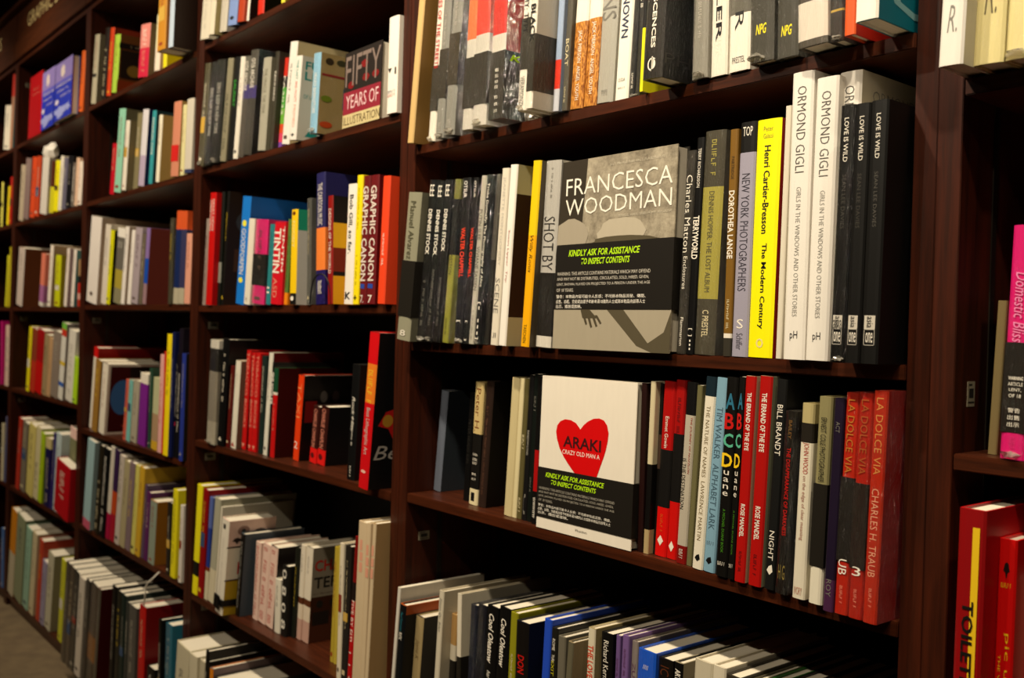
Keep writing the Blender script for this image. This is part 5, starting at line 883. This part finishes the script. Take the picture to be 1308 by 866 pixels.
for bay, (x0, x1) in enumerate(INN):
    bc = thing('bookcase', BAYL[bay], 'bookcase', ((x0 + x1) / 2, D, 0), 'dark-stained bookcases along the wall')
    cx = (x0 + x1) / 2; w = x1 - x0
    L_ = lambda nm, me, m: obj(nm, me, bc, (0, 0, 0), m)
    a, b = -w / 2, w / 2
    L_('side_panel', boxmesh(a - PT, a, 0, SHD, 0, TOP, .0008), WOODV)
    L_('side_panel', boxmesh(b, b + PT, 0, SHD, 0, TOP, .0008), WOODV)
    L_('back_panel', boxmesh(a, b, SHD, SHD + .012, 0, TOP), WOODB)
    L_('top_board', boxmesh(a, b, 0, SHD, TOP - .02, TOP), WOODH)
    L_('plinth', boxmesh(a, b, .012, .03, 0, .036), WOODH)
    for k in range(6):
        z = ZS.get((bay, k))
        if z: L_('shelf_board', boxmesh(a + .0015, b - .0015, .0, SHD - .001, z - .018, z, .0012), WOODH)
    # cornice: lower rail, upright fascia, crown
    L_('cornice_rail', boxmesh(a - PT, b + PT, -.012, .02, TOP, TOP + .078, .002), WOODC)
    L_('cornice_board', boxmesh(a - PT + .001, b + PT - .001, -.004, .02, TOP + .078, TOP + .215, .002), WOODC)
    L_('crown_board', boxmesh(a - PT, b + PT, -.03, .3, TOP + .215, TOP + .235, .002), WOODC)
    for yy in (.075, .235):
        L_('pin_rail', boxmesh(a, a + .0015, yy, yy + .010, .06, TOP - .02), METAL)
        L_('pin_rail', boxmesh(b - .0015, b, yy, yy + .010, .06, TOP - .02), METAL)
    for (ly, lz, lw, lh) in LABELS[bay]:
        lb = L_('shelf_label', boxmesh(a, a + .0006, ly, ly + lw, lz - lh / 2, lz + lh / 2), mat('8d8672')); lb['label'] = 'small paper shelf label with dark print'
        place(rects([(.2, .8, .35, .72), (.1, .9, .14, .2), (.15, .6, .84, .9)], 'label_print'), lb, frame((a + .0009, ly, lz - lh / 2), (0, 1, 0), (0, 0, 1), lw, lh), 'dg', name='label_print')
    if bay == 1:
        g, asp = glyphs('GRAPHIC DESIGN')
        place(g, bc, frame((-4.64 + .05 - cx, -.0048, TOP + .112), (1, 0, 0), (0, 0, 1), .74, .058), GOLD, name='gilt_lettering')
    if bay == 0:
        g, asp = glyphs('COMICS')
        place(g, bc, frame((-5.42 - cx, -.0048, TOP + .112), (1, 0, 0), (0, 0, 1), .35, .058), GOLD, name='gilt_lettering')

# ------------------------------------------------------------------ the books, shelf by shelf
for bay, sh, place_, rows in BOOKS:
    zs = ZS[(bay, sh)]
    for rec in rows:
        if 'opt' in rec[9]: face_book(rec, place_, zs)
        else: book(rec, place_, zs, bay)

# ------------------------------------------------------------------ small things
def tube(name, pts, r, m, label, cat, loc=(0, 0, 0)):
    cu = bpy.data.curves.new(name, 'CURVE'); cu.dimensions = '3D'; cu.bevel_depth = r; cu.bevel_resolution = 2
    sp = cu.splines.new('NURBS'); sp.points.add(len(pts) - 1); sp.use_endpoint_u = True; sp.order_u = 3
    for p, q in zip(sp.points, pts): p.co = (q[0], q[1], q[2], 1)
    o = bpy.data.objects.new(name, cu); COL.objects.link(o); me = bpy.data.meshes.new_from_object(o); bpy.data.objects.remove(o)
    me.materials.clear(); o = obj(name, me, None, loc, m); o['label'] = label; o['category'] = cat
    return o
tube('ribbon', [(-2.86, D - .01, .5426), (-2.87, D - .03, .52), (-2.90, D - .035, .50), (-2.905, D - .035, .46), (-2.925, D - .03, .43)], .0022, mat('w'),
     'curled white ribbon hanging below fifth shelf of left bay', 'ribbon')
tube('cable', [(-1.955, D - .02, 1.3275), (-1.95, D - .022, 1.365), (-1.925, D - .022, 1.392), (-1.89, D - .02, 1.392), (-1.872, D - .015, 1.36), (-1.87, D - .015, 1.328)], .0016, mat('k'),
     'thin black security cable looped in front of yellow-spined book, middle bay', 'cable')
for k, (x, z, s) in enumerate(((-1.245, 1.6405, .011), (-1.222, 1.6400, .009))):
    bm = bmesh.new(); bmesh.ops.create_icosphere(bm, subdivisions=2, radius=s); rnd = random.Random(k)
    for v in bm.verts: v.co *= 1 + rnd.uniform(-.25, .25)
    me = bpy.data.meshes.new('film_ball'); bm.to_mesh(me); bm.free()
    o = obj('film_scrap', me, None, (x, D + .005, z), FILM); o['label'] = 'crumpled %s scrap of clear film on top shelf edge of wide bay' % ('larger' if k == 0 else 'smaller'); o['category'] = 'film scrap'
bm = bmesh.new(); bmesh.ops.create_icosphere(bm, subdivisions=2, radius=.042); rnd = random.Random(3)
for v in bm.verts: v.co = (v.co.x * 1.6 * (1 + rnd.uniform(-.3, .3)), v.co.y * .6, v.co.z * .9 * (1 + rnd.uniform(-.3, .3)))
me = bpy.data.meshes.new('paper'); bm.to_mesh(me); bm.free()
for o_ in list(bpy.data.objects):
    if str(o_.get('label', '')).startswith('white spine under crumpled paper'):
        H_ = max(c.dimensions.z if c.dimensions.z else .25 for c in o_.children); L_ = max(v.co.z for v in o_.children[0].data.vertices)
        p_ = obj('crumpled_paper', me, None, (o_.location.x - .02, o_.location.y + .02, o_.location.z + L_ * .985 + .03), mat('e8e2d6'))
        p_['label'] = 'crumpled white paper scrap on top of white book in far left bay'; p_['category'] = 'paper'
